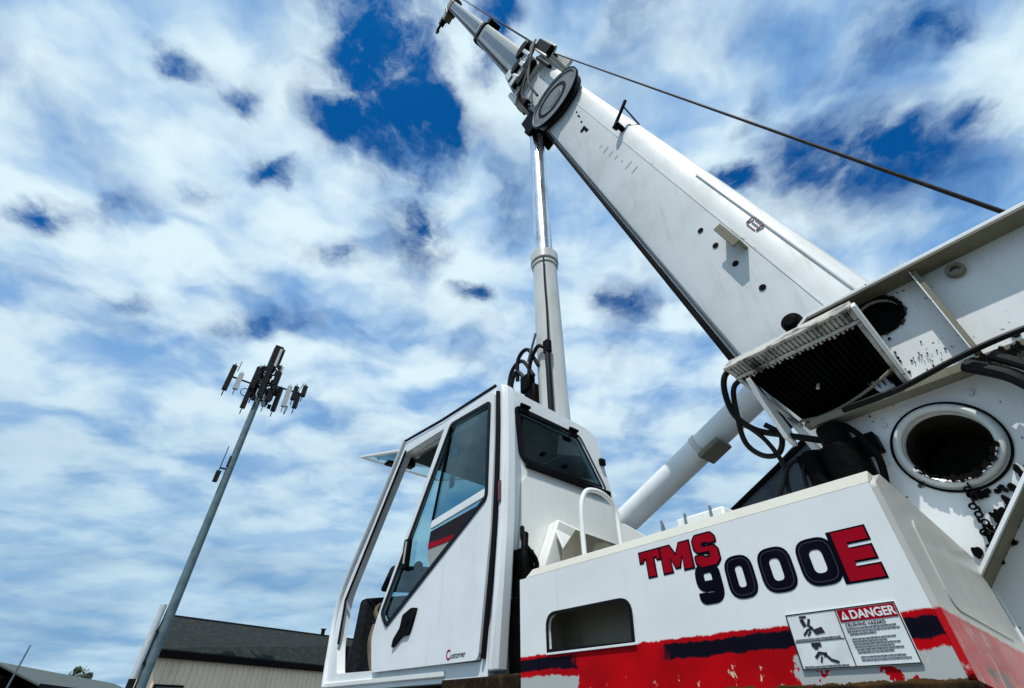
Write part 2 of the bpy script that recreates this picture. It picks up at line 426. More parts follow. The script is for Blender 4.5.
# lit tops / grey bellies
shade = g.math('ADD', g.math('MULTIPLY', g.noise(g.scale(pw, (2.6, 1.7, 1)), 1.5, 4, .5), .60), g.math('MULTIPLY', n3, .40))
sh = g.smooth(shade, .37, .60)
ccol = g.mix(sh, (1.8, 3.9, 7.3, 1), (7.4, 9.1, 9.9, 1))
low = g.smooth(dz, .06, .62, 1., 0.)
blow = g.smooth(g.noise(g.scale(pl, (.8, .55, 1)), 1.7, 5, .52, .4), .34, .66)
lowcol = g.mix(blow, (2.1, 3.9, 6.1, 1), (4.9, 6.9, 8.4, 1))
ccol = g.mix(g.math('MULTIPLY', low, .85), ccol, lowcol)
sk = g.vmath('MULTIPLY', sky.outputs[0], (.02, .54, 1.12))
haze = g.smooth(dz, .05, .60, .95, 0.)
clear = g.mix(haze, sk, (2.2, 4.6, 7.2, 1))
fin = g.mix(alpha, clear, ccol)
t.links.new(fin, bg.inputs['Color'])

S.view_settings.view_transform = 'Standard'; S.view_settings.look = 'None'; S.view_settings.exposure = 0; S.view_settings.gamma = 1
S.render.engine = 'CYCLES'

# ------------------------------------------------------------------ ground
gm = mat('yard_gravel', (.05, .049, .046), .95, col2=(.085, .082, .077), nscale=.7, bump=.6, bscale=30)
o = MB().quad([(-1500, -1500, 0), (1500, -1500, 0), (1500, 1500, 0), (-1500, 1500, 0)]).build('ground', gm, smooth=False)
tag(o, kind='structure')

# ================================================================== THE CRANE
ROOT = empty('mobile_crane', (2.8, 1., 0))
tag(ROOT, 'white and red mobile crane with raised telescopic boom and glazed operator cab', 'crane')

# ---- carrier below the frame
chas = MB().box(2.2, 3.4, -5.5, 7.0, .85, 1.25).box(1.62, 3.98, -5.4, 6.6, 1.25, 1.32).box(1.6, 4.0, 7.0, 9.0, .6, 1.5).build('carrier_chassis', M['frame'], ROOT, .02)
for (yw) in (-3.6, -2.2, 4.6, 6.0):
    for sx, xw in ((-1, 1.85), (1, 3.75)):
        wt = MB().ring((xw, yw, .62), (1, 0, 0), .62, .34, .38, 48).build('wheel', M['tyre'], ROOT, .04)
        MB().ring((xw, yw, .62), (1, 0, 0), .335, .10, .26, 32).cyl((xw-.06, yw, .62), (xw+.06, yw, .62), .11).build('rim', M['frame'], wt, .01)
MB().cyl((2.8, 1.0, 1.32), (2.8, 1.0, 1.50), .85, n=64).build('slewing_ring', M['grease'], ROOT, .01)
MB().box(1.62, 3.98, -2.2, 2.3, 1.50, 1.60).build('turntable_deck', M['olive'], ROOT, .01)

# ---- machinery housing
vent = rnd([(1.205, 1.792), (1.64, 1.800), (1.64, 1.925), (1.195, 1.925)], [.0, .0, .05, .05], 6)
hb = MB().add(side([[(.333, 1.655), (1.82, 1.655), (1.82, 2.088), (.333, 2.088)], vent], 1.5, 1.516))
hb.hexa([(1.586, .333, 2.118), (2.22, .333, 2.00), (2.22, 1.80, 2.06), (1.586, 1.80, 2.118), (1.586, .333, 2.132), (2.22, .333, 2.014), (2.22, 1.80, 2.074), (1.586, 1.80, 2.132)])
hb.box(1.517, 2.22, 1.80, 1.82, 1.655, 2.06)
hb.box(2.20, 2.22, .36, 1.79, 1.60, 2.0)
housing = hb.build('machinery_housing', M['housing'], ROOT, .004)
MB().loft([[(1.5, y, 2.0888), (1.516, y, 2.0888), (1.585, y, 2.128), (1.545, y, 2.133)] for y in (.333, 1.78)]).build('top_trim', M['trim'], housing, .003)
e = MB().add(back([[(1.503, 1.655), (2.0, 1.60), (2.222, 1.66), (2.222, 2.006), (1.585, 2.128), (1.503, 2.086)]], .318, .3325))
e.build('end_panel', M['housing_end'], housing, .012, seg=3)
MB().add(back([rnd([(1.62, 1.80), (2.12, 1.76), (2.12, 1.93), (1.66, 2.03)], .05)], .3155, .3178)).build('end_cover', M['housing_end'], housing, .002)
MB().box(1.515, 2.19, .334, .36, 1.645, 1.655).box(1.49, 1.53, .318, 1.82, 1.640, 1.6545).build('lower_lip', M['rust'], housing, .003)
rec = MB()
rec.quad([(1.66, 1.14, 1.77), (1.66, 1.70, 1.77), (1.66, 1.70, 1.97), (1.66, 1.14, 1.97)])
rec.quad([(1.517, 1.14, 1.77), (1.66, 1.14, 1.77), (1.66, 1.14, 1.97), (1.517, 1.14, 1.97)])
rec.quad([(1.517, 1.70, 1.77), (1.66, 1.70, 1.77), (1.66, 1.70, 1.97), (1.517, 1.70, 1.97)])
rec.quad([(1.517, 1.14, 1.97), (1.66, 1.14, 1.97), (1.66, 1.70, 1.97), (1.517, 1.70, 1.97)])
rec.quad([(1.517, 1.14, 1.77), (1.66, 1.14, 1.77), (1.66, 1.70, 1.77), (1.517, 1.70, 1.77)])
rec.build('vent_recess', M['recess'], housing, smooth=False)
MB().add(side([offset(vent, .008), offset(vent, -.004)], 1.495, 1.4995)).build('vent_trim', M['seal'], housing)
MB().box(1.492, 1.4997, 1.19, 1.65, 1.784, 1.7915).build('vent_sill', M['cab'], housing, .001)

# model lettering: u = -Y
X0 = 1.5
def glyphs(name, polys, m, x0, x1):
    b = MB()
    for lp in polys: b.add(lettered(flat(lp, x1-x0), (x0+x1)/2))
    return b.build(name, m, housing)
E_ = .008
# T, M: slab letters, S: heavy stroke
def place(poly, u0, u1, v0, v1): return [(u0+(u1-u0)*p[0], v0+(v1-v0)*p[1]) for p in poly]
Tp = [(0, 1), (0, .62), (.12, .62), (.16, .74), (.33, .74), (.33, .0), (.67, .0), (.67, .74), (.84, .74), (.88, .62), (1, .62), (1, 1)]
Mp = [(0, 0), (0, 1), (.32, 1), (.5, .55), (.68, 1), (1, 1), (1, 0), (.72, 0), (.72, .58), (.56, .12), (.44, .12), (.28, .58), (.28, 0)]
Sp = rnd([(.98, .70), (.98, .86), (.84, 1), (.16, 1), (.02, .86), (.02, .60), (.14, .46), (.66, .44), (.66, .30), (.62, .26), (.36, .26), (.34, .34), (0, .34), (0, .14), (.16, 0), (.84, 0), (1, .14), (1, .44), (.88, .58), (.36, .60), (.36, .72), (.40, .75), (.62, .75), (.64, .70)],
          .03, 3)
T1 = place(Tp, -1.120, -1.034, 1.980, 2.062); M1 = place(Mp, -1.026, -.910, 1.980, 2.062); S1 = place(Sp, -.895, -.811, 1.974, 2.070)
glyphs('model_letters_outline', [[offset(p, .0055)] for p in (T1, M1, S1)], M['ink'], 1.4986, 1.4995)
glyphs('model_letters', [[p] for p in (T1, M1, S1)], M['red'], 1.4976, 1.4983)
v0, v1 = 1.867, 1.986
def zero(u0, u1, w=.034): return [rrect(u0, u1, v0, v1, .042), rrect(u0+w, u1-w, v0+w*.88, v1-w*.88, .016)]
Z1, Z2, Z3 = zero(-.806, -.714), zero(-.697, -.598), zero(-.582, -.480)
def nine(u0, u1, w=.0315):
    a, b = u0+w/2, u1-w/2; k = v0+(v1-v0)*.42
    path = [(a, v0+.034), (a, v0+w/2), (b, v0+w/2), (b, v1-w/2), (a, v1-w/2), (a, k), (b-w/2-.0006, k)]
    pts = [path[0]]
    for i in range(1, len(path)-1):
        p = Vector(path[i]); A = Vector(path[i-1]); B = Vector(path[i+1]); rr = .024
        rr = min(rr, (A-p).length*.45, (B-p).length*.45)
        s, e2 = p+(A-p).normalized()*rr, p+(B-p).normalized()*rr
        for j in range(6):
            t_ = j/5; qq = s*(1-t_)**2+p*2*t_*(1-t_)+e2*t_*t_; pts.append((qq.x, qq.y))
    pts.append(path[-1])
    return [stroke(pts, w)]
N9 = nine(-.913, -.823)
glyphs('model_digits', [N9, Z1, Z2, Z3], M['ink'], 1.4985, 1.4994)
# hairline inner contour of the digits
hl = []
for zr in (Z1, Z2, Z3):
    o_ = offset(zr[0], -.0085); i_ = offset(o_, -.0016); hl.append([o_, i_])
glyphs('digit_pinstripe', hl, mat('pinstripe', (.035, .04, .055), .4), 1.4980, 1.4984)
Ep = [(0, 0), (1, 0), (1, .235), (.36, .235), (.36, .375), (.98, .375), (.98, .61), (.36, .61), (.36, .75), (1, .75), (1, 1), (0, 1)]
E1 = place(Ep, -.500, -.392, 1.866, 1.986)
glyphs('model_suffix_outline', [[offset(place(Ep, -.482, -.392, 1.866, 1.986), .0045)]], M['ink'], 1.4988, 1.4992)
glyphs('model_suffix', [[place(Ep, -.474, -.392, 1.866, 1.986)]], M['red'], 1.4970, 1.4978)

# danger decal
pl_ = MB().box(1.4955, 1.4985, .398, .665, 1.687, 1.813).build('danger_decal', M['signwhite'], housing, .001)
pl_['label'] = 'white hazard decal with red DANGER header and two pictograms'
def decal(name, polys, m, x=1.4945, th=.0008):
    b = MB()
    for lp in polys: b.add(lettered(flat(lp, th), x))
    return b.build(name, m, pl_)
def r4(u0, u1, a, b): return [(u0, a), (u1, a), (u1, b), (u0, b)]
decal('decal_border', [[offset(r4(-.664, -.399, 1.688, 1.812), 0), r4(-.6615, -.4015, 1.6905, 1.8095)]], M['signink'])
decal('decal_rule', [[r4(-.5365, -.5345, 1.690, 1.809)], [r4(-.660, -.538, 1.7475, 1.7488)]], M['signink'])
decal('decal_header', [[r4(-.532, -.403, 1.781, 1.808)]], M['red'])
b = MB(); me = textmesh('DANGER', .0255, .0006, .0007, .98); me.transform(Matrix.Translation((-.5055, 1.7860, 0))); b.add(lettered(me, 1.4936)); b.build('decal_heading', M['signwhite'], pl_)
decal('alert_triangle', [[[(-.527, 1.7855), (-.509, 1.7855), (-.518, 1.8045)], [(-.5192, 1.7895), (-.5168, 1.7895), (-.5165, 1.7975), (-.5195, 1.7975)]]], M['signwhite'], 1.4936)
random.seed(3)
lines = []
def words(u, u1, v, h):
    while u < u1-.004:
        w = random.uniform(.003, .010); hh = h*random.uniform(.8, 1.); lines.append([r4(u, min(u+w, u1), v, v+hh)]); u += w+.0010
for k, (v, a, e_) in enumerate([(1.7650, -.525, -.415), (1.7590, -.525, -.411), (1.7530, -.522, -.46), (1.7430, -.522, -.425), (1.7375, -.522, -.445), (1.7320, -.522, -.418), (1.7265, -.522, -.432), (1.7210, -.520, -.420), (1.7155, -.520, -.44), (1.7060, -.518, -.422), (1.7000, -.518, -.412)]):
    words(a, e_, v, .0030)
decal('decal_small_print', lines, M['signgrey'])
for v_, h_ in ((1.7505, .004), (1.6925, .0035)):
    lines = []; words(-.657, -.545, v_, h_); decal('decal_caption', lines, M['signgrey'])
b = MB(); me = textmesh('CRUSHING HAZARD', .0105, .0006, .0001, .93); me.transform(Matrix.Translation((-.525, 1.7705, 0))); b.add(lettered(me, 1.4944)); b.build('decal_subheading', M['signink'], pl_)
pic = [[stroke([(-.626, 1.798), (-.622, 1.781)], .010)], [stroke([(-.606, 1.797), (-.613, 1.783), (-.607, 1.777)], .006)], [r4(-.630, -.612, 1.800, 1.805)],
       [stroke([(-.632, 1.762), (-.618, 1.773), (-.603, 1.776)], .005)], [[(-.607, 1.772), (-.582, 1.777), (-.578, 1.764), (-.602, 1.761)]], [stroke([(-.622, 1.760), (-.612, 1.769)], .004)],
       [r4(-.622, -.598, 1.735, 1.744)], [r4(-.618, -.608, 1.730, 1.7346)], [stroke([(-.622, 1.712), (-.610, 1.722), (-.598, 1.720), (-.586, 1.706), (-.570, 1.700)], .006)], [stroke([(-.612, 1.702), (-.606, 1.714)], .004)], [stroke([(-.600, 1.713), (-.592, 1.722)], .003)]]
decal('decal_pictograms', pic, M['signink'])

# ---- deck furniture
MB().tube(curve([(1.88, 1.75, 2.06), (1.885, 1.75, 2.45), (1.93, 1.75, 2.585), (2.02, 1.75, 2.62), (2.12, 1.75, 2.605), (2.185, 1.75, 2.54), (2.19, 1.75, 2.40), (2.18, 1.75, 2.06)], 6), .014, 12).build('grab_rail', M['rear'], ROOT)
dz_ = MB()
dz_.hexa([(1.72, 1.95, 2.10), (2.55, 1.90, 2.06), (2.55, 2.02, 2.06), (1.72, 2.03, 2.10), (1.88, 1.93, 2.475), (2.45, 1.90, 2.38), (2.45, 2.02, 2.38), (1.90, 2.03, 2.475)])
dz_.build('step_box', M['rear'], ROOT, .012)
MB().hexa([(1.84, 1.84, 2.22), (2.40, 1.84, 2.16), (2.40, 1.93, 2.30), (1.84, 1.92, 2.40), (1.84, 1.83, 2.235), (2.40, 1.83, 2.175), (2.40, 1.93, 2.315), (1.84, 1.92, 2.415)]).build('step_plate', M['rear'], ROOT, .004)
MB().add(back([[(1.77, 2.12), (1.79, 2.27), (1.90, 2.39), (2.22, 2.37), (2.35, 2.30), (2.2, 2.1)]], 1.815, 1.822)).build('step_shade', M['olive'], ROOT)  # olive plate: the shaded underside of the step, done by colour
for k, (x, y, z) in enumerate([(1.95, 1.17, 2.05), (1.95, 1.04, 2.05), (1.95, 1.30, 2.05)]):
    MB().add(back([[(x-.03, z), (x+.03, z), (x+.012, z+.245), (x-.0, z+.27)]], y-.006, y+.006)).build('deck_lug', M['steel'], ROOT)
MB().box(1.95, 2.15, .98, 1.22, 2.06, 2.305).build('valve_cover', M['rear'], ROOT, .01)

# ================================================================== CAB
cab = MB()
outer = [(2.06, 1.72), (2.05, 3.285), (2.73, 3.318), (3.362, 3.385), (4.075, 2.33), (4.06, 1.94), (4.02, 1.72)]
hole = [(2.10, 1.79), (2.02+.045, 3.225), (2.69, 3.252), (3.305, 3.285), (3.985, 2.30), (3.955, 2.0), (3.86, 1.82)]
cab.add(side([rnd(outer, [.01, .03, .02, .03, .12, .05, .02]), rnd(hole, [.03, .03, .02, .03, .1, .05, .03])], 1.503, 1.565))
# rear wall with window opening
rout = [(1.57, 1.72), (1.57, 3.275), (1.61, 3.322), (2.36, 3.262), (2.445, 3.215), (2.575, 2.65), (2.60, 2.2), (2.60, 1.72)]
rwin = rnd([(1.665, 3.190), (2.245, 3.160), (2.465, 2.815), (1.745, 2.822), (1.70, 2.86)], [.03, .04, .04, .03, .03])
cab.add(back([rnd(rout, [0, .02, .03, .05, .05, 0, 0, 0]), rwin], 2.045, 2.095))
# roof, right wall, floor, front pillar and cross members
cab.loft([[(1.57, y, 3.22+k), (1.57, y, 3.30+k), (1.62, y, 3.335+k), (2.36, y, 3.275+k), (2.445, y, 3.225+k), (2.42, y, 3.19+k)] for y, k in ((2.096, 0.), (2.73, .015), (3.37, .07))])
cab.hexa([(2.56, 2.096, 1.72), (2.60, 2.096, 1.72), (2.60, 3.95, 1.72), (2.56, 3.95, 1.72), (2.40, 2.096, 3.19), (2.44, 2.096, 3.19), (2.44, 3.36, 3.23), (2.40, 3.36, 3.23)])
cab.box(1.566, 2.555, 2.096, 3.99, 1.72, 1.765)
cab = cab.build('cab', M['cab'], ROOT, .006)
MB().loft([[(1.566, 4.01, 1.766), (2.55, 4.01, 1.766), (2.55, 3.97, 1.766), (1.566, 3.97, 1.766)], [(1.566, 4.045, 2.0), (2.53, 4.045, 2.0), (2.53, 4.005, 2.0), (1.566, 4.005, 2.0)]]).build('front_panel', M['inner'], cab)
MB().loft([[(2.38, 2.12, 1.79), (2.385, 3.93, 1.79)], [(2.39, 2.12, 3.17), (2.39, 3.33, 3.20)]], cap=False, closed=False).quad([(1.62, 2.105, 1.79), (2.38, 2.105, 1.79), (2.46, 2.105, 2.79), (1.62, 2.105, 2.79)]).quad([(1.60, 2.11, 3.21), (2.40, 2.11, 3.18), (2.40, 3.34, 3.22), (1.60, 3.34, 3.25)]).build('cab_lining', M['inner'], cab, smooth=False)
# raised rear panel, wiper bar, hinges, glazing
MB().add(back([rnd([(1.66, 2.15), (2.55, 2.15), (2.535, 2.72), (1.76, 2.735), (1.70, 2.70)], .04)], 2.030, 2.0445)).build('rear_panel', M['rear'], cab, .008)
rw = MB().add(back([offset(rwin, .008)], 2.055, 2.055)).build('rear_window', M['glassdark'], cab, smooth=False)
MB().add(back([offset(rwin, .014), offset(rwin, -.022)], 2.032, 2.0445)).build('rear_window_seal', M['seal'], rw, .003)
for hxp, hz in ((1.72, 3.185), (2.17, 3.160)):
    MB().box(hxp-.035, hxp+.035, 2.012, 2.031, hz-.035, hz+.02).cyl((hxp-.04, 2.01, hz+.02), (hxp+.04, 2.01, hz+.02), .012).build('window_hinge', M['black'], rw, .003)
MB().bar((1.73, 2.022, 2.80), (2.49, 2.022, 2.785), .018, .045).build('window_sill', M['black'], rw, .004)
for x_, z_ in ((1.9, 2.93), (2.1, 2.90)): MB().cyl((x_, 2.054, z_), (x_, 2.035, z_), .014).build('window_latch', M['black'], rw)
MB().box(2.44, 2.49, 2.02, 2.05, 3.00, 3.05).build('side_bumper', M['black'], cab, .006)
# rounded corner post and black gap beside the door
MB().loft([[(1.508, y0, z), (1.494, y0-.012, z), (1.496, y0-.040, z), (1.525, y0-.055, z), (1.585, y0-.048, z), (1.60, y0+.0, z)] for z, y0 in ((1.75, 2.065), (2.1, 2.030), (2.4, 2.005), (2.7, 1.996), (3.0, 1.999), (3.2, 2.006), (3.275, 2.02))]).build('corner_post', M['cab'], cab, .010, seg=3)
MB().box(1.60, 2.35, 1.88, 2.029, 1.70, 2.05).box(1.62, 1.70, 1.94, 2.029, 2.05, 2.28).tube(curve([(1.66, 1.99, 2.40), (1.62, 1.93, 2.3), (1.68, 1.90, 2.2), (1.64, 1.92, 2.05)], 5), .014, 8).tube(curve([(1.63, 1.93, 2.35), (1.60, 1.90, 2.2), (1.62, 1.88, 2.0), (1.60, 1.90, 1.8)], 5), .02, 8).build('gap_shade_mechanism', M['grease'], cab, .01)  # lower black box stands for shade in the gap, the rest is mechanism
MB().box(1.486, 1.4935, 1.965, 1.990, 2.50, 2.62).build('marker_lamp', M['lamp'], cab, .004)
MB().tube(curve([(1.495, 2.085, 1.80), (1.492, 2.020, 2.35), (1.491, 2.005, 2.85), (1.493, 2.015, 3.23)], 6), .0145, 8).build('door_seal', M['seal'], cab)
# sill and underside
MB().box(1.49, 1.60, 2.42, 4.03, 1.742, 1.772).box(1.50, 1.60, 2.9, 3.9, 1.675, 1.70).build('cab_sill', M['rear'], cab, .006)
MB().box(1.50, 2.5, 1.84, 2.45, 1.62, 1.735).box(1.56, 2.3, 2.45, 3.9, 1.66, 1.70).build('cab_mount', M['rust'], cab, .01)
# front left pillar trim (double line) and roof rail
MB().tube(curve([(1.495, 3.335, 3.40), (1.492, 3.70, 2.86), (1.492, 4.06, 2.33), (1.495, 4.065, 1.95), (1.495, 4.03, 1.75)], 5), .018, 8).build('front_pillar', M['cab'], cab)
MB().tube([(1.50, 3.29, 3.30), (1.50, 3.96, 2.29), (1.50, 3.93, 2.0)], .009, 8).build('pillar_seal', M['seal'], cab)
MB().tube([(1.50, 3.345, 3.405), (1.50, 2.73, 3.340), (1.505, 2.06, 3.305)], .011, 8).build('roof_gutter', M['seal'], cab)
# front window swung open under the roof edge
fw = MB().hexa([(1.55, 3.42, 3.365), (2.40, 3.42, 3.345), (2.40, 4.30, 3.60), (1.50, 4.30, 3.61), (1.55, 3.42, 3.372), (2.40, 3.42, 3.352), (2.40, 4.30, 3.607), (1.50, 4.30, 3.617)]).build('front_window', M['glassclear'], cab)
MB().bar((1.54, 3.42, 3.365), (1.50, 4.30, 3.613), .035, .022).bar((2.40, 3.42, 3.35), (2.40, 4.30, 3.603), .035, .022).bar((1.5, 4.30, 3.613), (2.4, 4.30, 3.603), .03, .022).bar((1.55, 3.42, 3.37), (2.40, 3.42, 3.35), .04, .024).build('window_frame', M['rear'], fw, .003)
for bb_ in ((1.56, 1.64, 3.36, 3.44, 3.22, 3.33), (1.60, 1.70, 3.85, 3.95, 3.43, 3.455)): MB().box(*bb_).build('window_bracket', M['black'], fw, .006)
# interior
st = MB().obox((2.0, 2.62, 2.35), (1, 0, 0), (0, .97, -.22), (0, .22, .97), .24, .07, .36).obox((2.0, 2.95, 2.02), (1, 0, 0), (0, 1, .1), (0, -.1, 1), .25, .28, .07).obox((2.0, 2.52, 2.80), (1, 0, 0), (0, .97, -.22), (0, .22, .97), .14, .05, .10).box(1.85, 2.15, 2.75, 3.1, 1.765, 1.96).build('seat', M['seat'], cab, .03, seg=3)
MB().obox((1.80, 2.95, 2.20), (1, 0, 0), (0, 1, 0), (0, 0, 1), .04, .18, .03).obox((1.72, 3.22, 1.98), (1, 0, 0), (0, 1, 0), (0, 0, 1), .07, .16, .20).build('arm_console', M['seat'], cab, .015)
MB().tube(curve([(1.60, 3.42, 1.77), (1.59, 3.50, 1.88), (1.59, 3.56, 1.99), (1.62, 3.60, 2.09)], 6), .026, 10).build('boot_gaiter', M['tan'], cab)
MB().hexa([(1.60, 3.80, 1.78), (2.35, 3.80, 1.78), (2.35, 3.96, 1.78), (1.60, 3.96, 1.78), (1.60, 3.84, 2.30), (2.30, 3.84, 2.42), (2.30, 3.93, 2.42), (1.60, 3.93, 2.30)]).hexa([(1.72, 3.80, 2.36), (2.2, 3.80, 2.40), (2.2, 3.88, 2.40), (1.72, 3.88, 2.36), (1.78, 3.80, 2.56), (2.15, 3.80, 2.60), (2.15, 3.86, 2.60), (1.78, 3.86, 2.56)]).build('dash_console', M['seat'], cab, .03)
MB().ring((1.80, 3.62, 2.16), (0, -.6, .8), .19, .165, .030, 36).cyl((1.80, 3.62, 2.16), (1.80, 3.80, 1.95), .022).bar((1.63, 3.62, 2.16), (1.97, 3.62, 2.16), .03, .012).build('steering_wheel', M['tan'], cab, .006)
MB().tube(curve([(1.68, 3.15, 2.18), (1.69, 3.17, 2.30), (1.70, 3.20, 2.40)], 4), .012, 8).sphere((1.70, 3.21, 2.43), .032).build('joystick', M['black'], cab)

# door
dout = [(2.105, 1.795), (2.035, 2.40), (2.022, 2.9), (2.035, 3.225), (2.065, 3.245), (2.63, 3.252), (3.285, 2.09), (3.320, 1.985), (3.235, 1.798)]
dwin = [(2.545, 3.215), (2.078, 3.175), (2.078, 2.55), (3.115, 2.035), (3.150, 2.06), (3.215, 2.115)]
dwin = rnd(dwin, [.03, .03, .03, .01, .02, .02])
door = MB().add(side([rnd(dout, [.03, 0, 0, .03, .03, .03, .05, .04, .03]), dwin], 1.478, 1.502)).build('cab_door', M['cab'], ROOT, .006, seg=3)
dp = MB().add(side([offset(dwin, .006)], 1.490, 1.490)).build('window_pane', M['glass'], door, smooth=False)
MB().add(side([offset(dwin, .010), offset(dwin, -.014)], 1.470, 1.4775)).build('window_seal', M['seal'], door, .002)
MB().bar((1.482, 2.085, 2.585), (1.482, 2.69, 2.545), .012, .05, (0, 0, 1)).build('window_bar', M['cab'], door, .004)
MB().add(side([[(2.10, 2.535), (2.70, 2.508), (2.71, 2.36), (2.66, 2.285)]], 1.4875, 1.4885)).build('window_placard', mat('placard_card', (.30, .32, .31), .6, col2=(.16, .15, .15), nscale=9), door)
MB().add(side([[(2.10, 2.5365), (2.70, 2.5095), (2.71, 2.44), (2.40, 2.425)]], 1.4862, 1.4870)).build('placard_band', mat('plum_band', (.018, .012, .018), .6, spec=.1), door)
MB().add(side([[(2.36, 2.428), (2.40, 2.4255), (2.71, 2.4405), (2.708, 2.405), (2.42, 2.400)]], 1.4850, 1.4860)).build('placard_line', M['red'], door)
for z in (2.74, 2.92): MB().box(1.4945, 1.4965, 2.53-.06, 2.53, z, z+.09).build('glass_sticker', mat('sticker', (.30, .38, .38), .6), door)
MB().add(side([[(2.555, 3.180), (2.082, 3.160), (2.082, 2.60), (2.685, 2.560)]], 1.4915, 1.4915)).build('slider_pane', M['glassdark'], door, smooth=False)
MB().bar((1.484, 2.553, 3.195), (1.484, 2.688, 2.555), .006, .016, (1, 0, 0)).build('slider_frame', M['seal'], door)
MB().box(1.455, 1.4875, 2.93, 3.00, 2.33, 2.52).build('slider_catch', M['black'], door, .008)
MB().box(1.450, 1.4545, 2.945, 2.965, 2.36, 2.50).build('catch_plate', M['alu'], door, .001)
hd = rnd([(2.735, 2.085), (2.80, 2.092), (2.90, 2.065), (2.915, 2.00), (2.985, 1.945), (2.990, 1.905), (2.955, 1.915), (2.875, 1.955), (2.80, 1.955), (2.77, 2.00)], .012)
MB().add(side([hd], 1.465, 1.4785)).cyl((1.464, 2.83, 2.02), (1.458, 2.83, 2.02), .018).build('door_handle', M['black'], door, .005, seg=3)
b = MB(); me = textmesh('ustomer', .036, .0006, .0002, 1.1); me.transform(Matrix.Translation((-2.345, 1.815, 0))); b.add(lettered(me, 1.4768)); b.build('door_lettering', M['signink'], door)
b = MB(); me = textmesh('C', .060, .0006, .0010, .95); me.transform(Matrix.Translation((-2.385, 1.811, 0))); b.add(lettered(me, 1.4768)); b.build('door_initial', M['red'], door)

# ================================================================== BOOM
sa, ca_ = math.sin(R(15.05)), math.cos(R(15.05))
def B(x, s_, t_): return Vector((2.8+x, -ca_*s_+sa*t_, sa*s_+ca_*t_))
AX = Vector((0, sa, ca_)); NS = Vector((0, -ca_, sa)); XX = Vector((1, 0, 0))
def section(bm, w, s0, s1, t0, t1, t_n=1):
    h = s1-s0
    prof = [(-.72*w, s0), (-.93*w, s0+.05*h), (-w, s0+.18*h), (-w, s0+.68*h), (-.93*w, s0+.90*h), (-.78*w, s1), (.78*w, s1), (.93*w, s0+.90*h), (w, s0+.68*h), (w, s0+.18*h), (.93*w, s0+.05*h), (.72*w, s0)]
    return bm.loft([[B(x, s_, tt) for x, s_ in prof] for tt in (t0, t1)])
def bbox(bm, x, s_, t_, hx, hs_, ht): return bm.obox(B(x, s_, t_), XX, NS, AX, hx, hs_, ht)

bm = MB(); section(bm, .325, -.02, .76, 2.6, 11.6)
bs = bm.build('boom_base_section', M['boom'], ROOT, .012)
bm = MB(); bbox(bm, -.3245, .535, 7.2, .003, .006, 3.9).build('weld_seam', M['frame'], bs)
bm = MB(); bbox(bm, -.285, -.032, 7.2, .035, .016, 4.3).build('wear_strip', M['black'], bs, .004)
bm = MB(); bbox(bm, -.3105, .685, 4.1, .003, .004, 1.0); bm.build('plate_seam', M['boom'], bs)
bk = MB(); bk.obox(B(-.375, .50, 4.17), XX, NS, AX, .055, .012, .13).obox(B(-.425, .482, 4.17), XX, NS, AX, .008, .03, .13).build('boom_bracket', M['olive'], bs, .004)
for (y, z) in ((.794, 4.465), (.739, 4.234), (.669, 3.975), (.585, 3.675)):
    s_ = -ca_*y+sa*z; tt = sa*y+ca_*z
    MB().cyl(B(-.322, s_, tt), B(-.331, s_, tt), .022, n=16).build('bolt_hole', M['black'], bs)
bb = MB(); bb.cyl(B(-.30, .36, 3.30), B(-.43, .36, 3.30), .055, n=20).cyl(B(-.43, .36, 3.30), B(-.45, .36, 3.30), .035, n=16).build('boom_stop', M['black'], bs, .006)
an = MB(); an.bar(B(-.40, .60, 6.75), B(-.40, .86, 6.95), .03, .03).bar(B(-.30, .62, 6.7), B(-.41, .62, 6.75), .05, .05).cyl(B(-.40, .57, 6.70), B(-.40, .63, 6.72), .035).bar(B(-.40, .80, 6.9), B(-.25, .76, 6.6), .015, .015).build('rope_guide', M['black'], bs, .004)
mk = MB()
for ds, dt, hs_, ht in ((.035, 0, .004, .06), (-.035, 0, .004, .06), (0, .06, .039, .006), (0, -.06, .039, .006), (0, 0, .003, .05)):
    bbox(mk, -.3145, .650+ds*.9, 4.18+dt, .004, hs_*.7, ht*.8)
mk.build('warning_mark', mat('faded_mark', (.26, .12, .12), .6), bs)
for s_, t_, a_, b_ in ((.37, 7.55, .02, .10), (.33, 7.60, .025, .04), (.40, 7.80, .010, .03), (.43, 8.0, .010, .05), (.45, 8.15, .010, .03)):
    ft = MB(); bbox(ft, -.3265, s_, t_, .0016, a_, b_); ft.build('painted_mark', M['ink'], bs)
for k in range(7):
    ft = MB(); bbox(ft, -.3262, .40-.01*k, 5.9+.16*k, .0012, random.uniform(.01, .05), .006); ft.build('scuff_mark', mat('scuff', (.28, .28, .25), .7), bs)

# hose reel on the flank of the base section
rc = B(0, .385, 8.97)
hr = MB(); xr = 2.8-.43
hr.ring((xr-.01, rc.y, rc.z), (1, 0, 0), .485, .45, .03, 56).ring((xr+.002, rc.y, rc.z), (1, 0, 0), .452, .15, .02, 56).cyl((xr-.012, rc.y, rc.z), (xr+.10, rc.y, rc.z), .16, n=32)
reel = hr.build('hose_reel', mat('reel_paint', (.17, .19, .20), .5, .1, col2=(.08, .09, .095), nscale=5, spec=.2), ROOT, .006)
MB().ring((xr+.075, rc.y, rc.z), (1, 0, 0), .45, .16, .10, 48).build('coiled_hose', M['hose'], reel, .02)
MB().ring((xr-.012, rc.y, rc.z), (1, 0, 0), .496, .486, .04, 56).build('reel_rim', M['black'], reel)
MB().ring((xr-.010, rc.y+.04, rc.z+.03), (1, 0, 0), .30, .25, .012, 40).build('reel_groove', M['black'], reel)

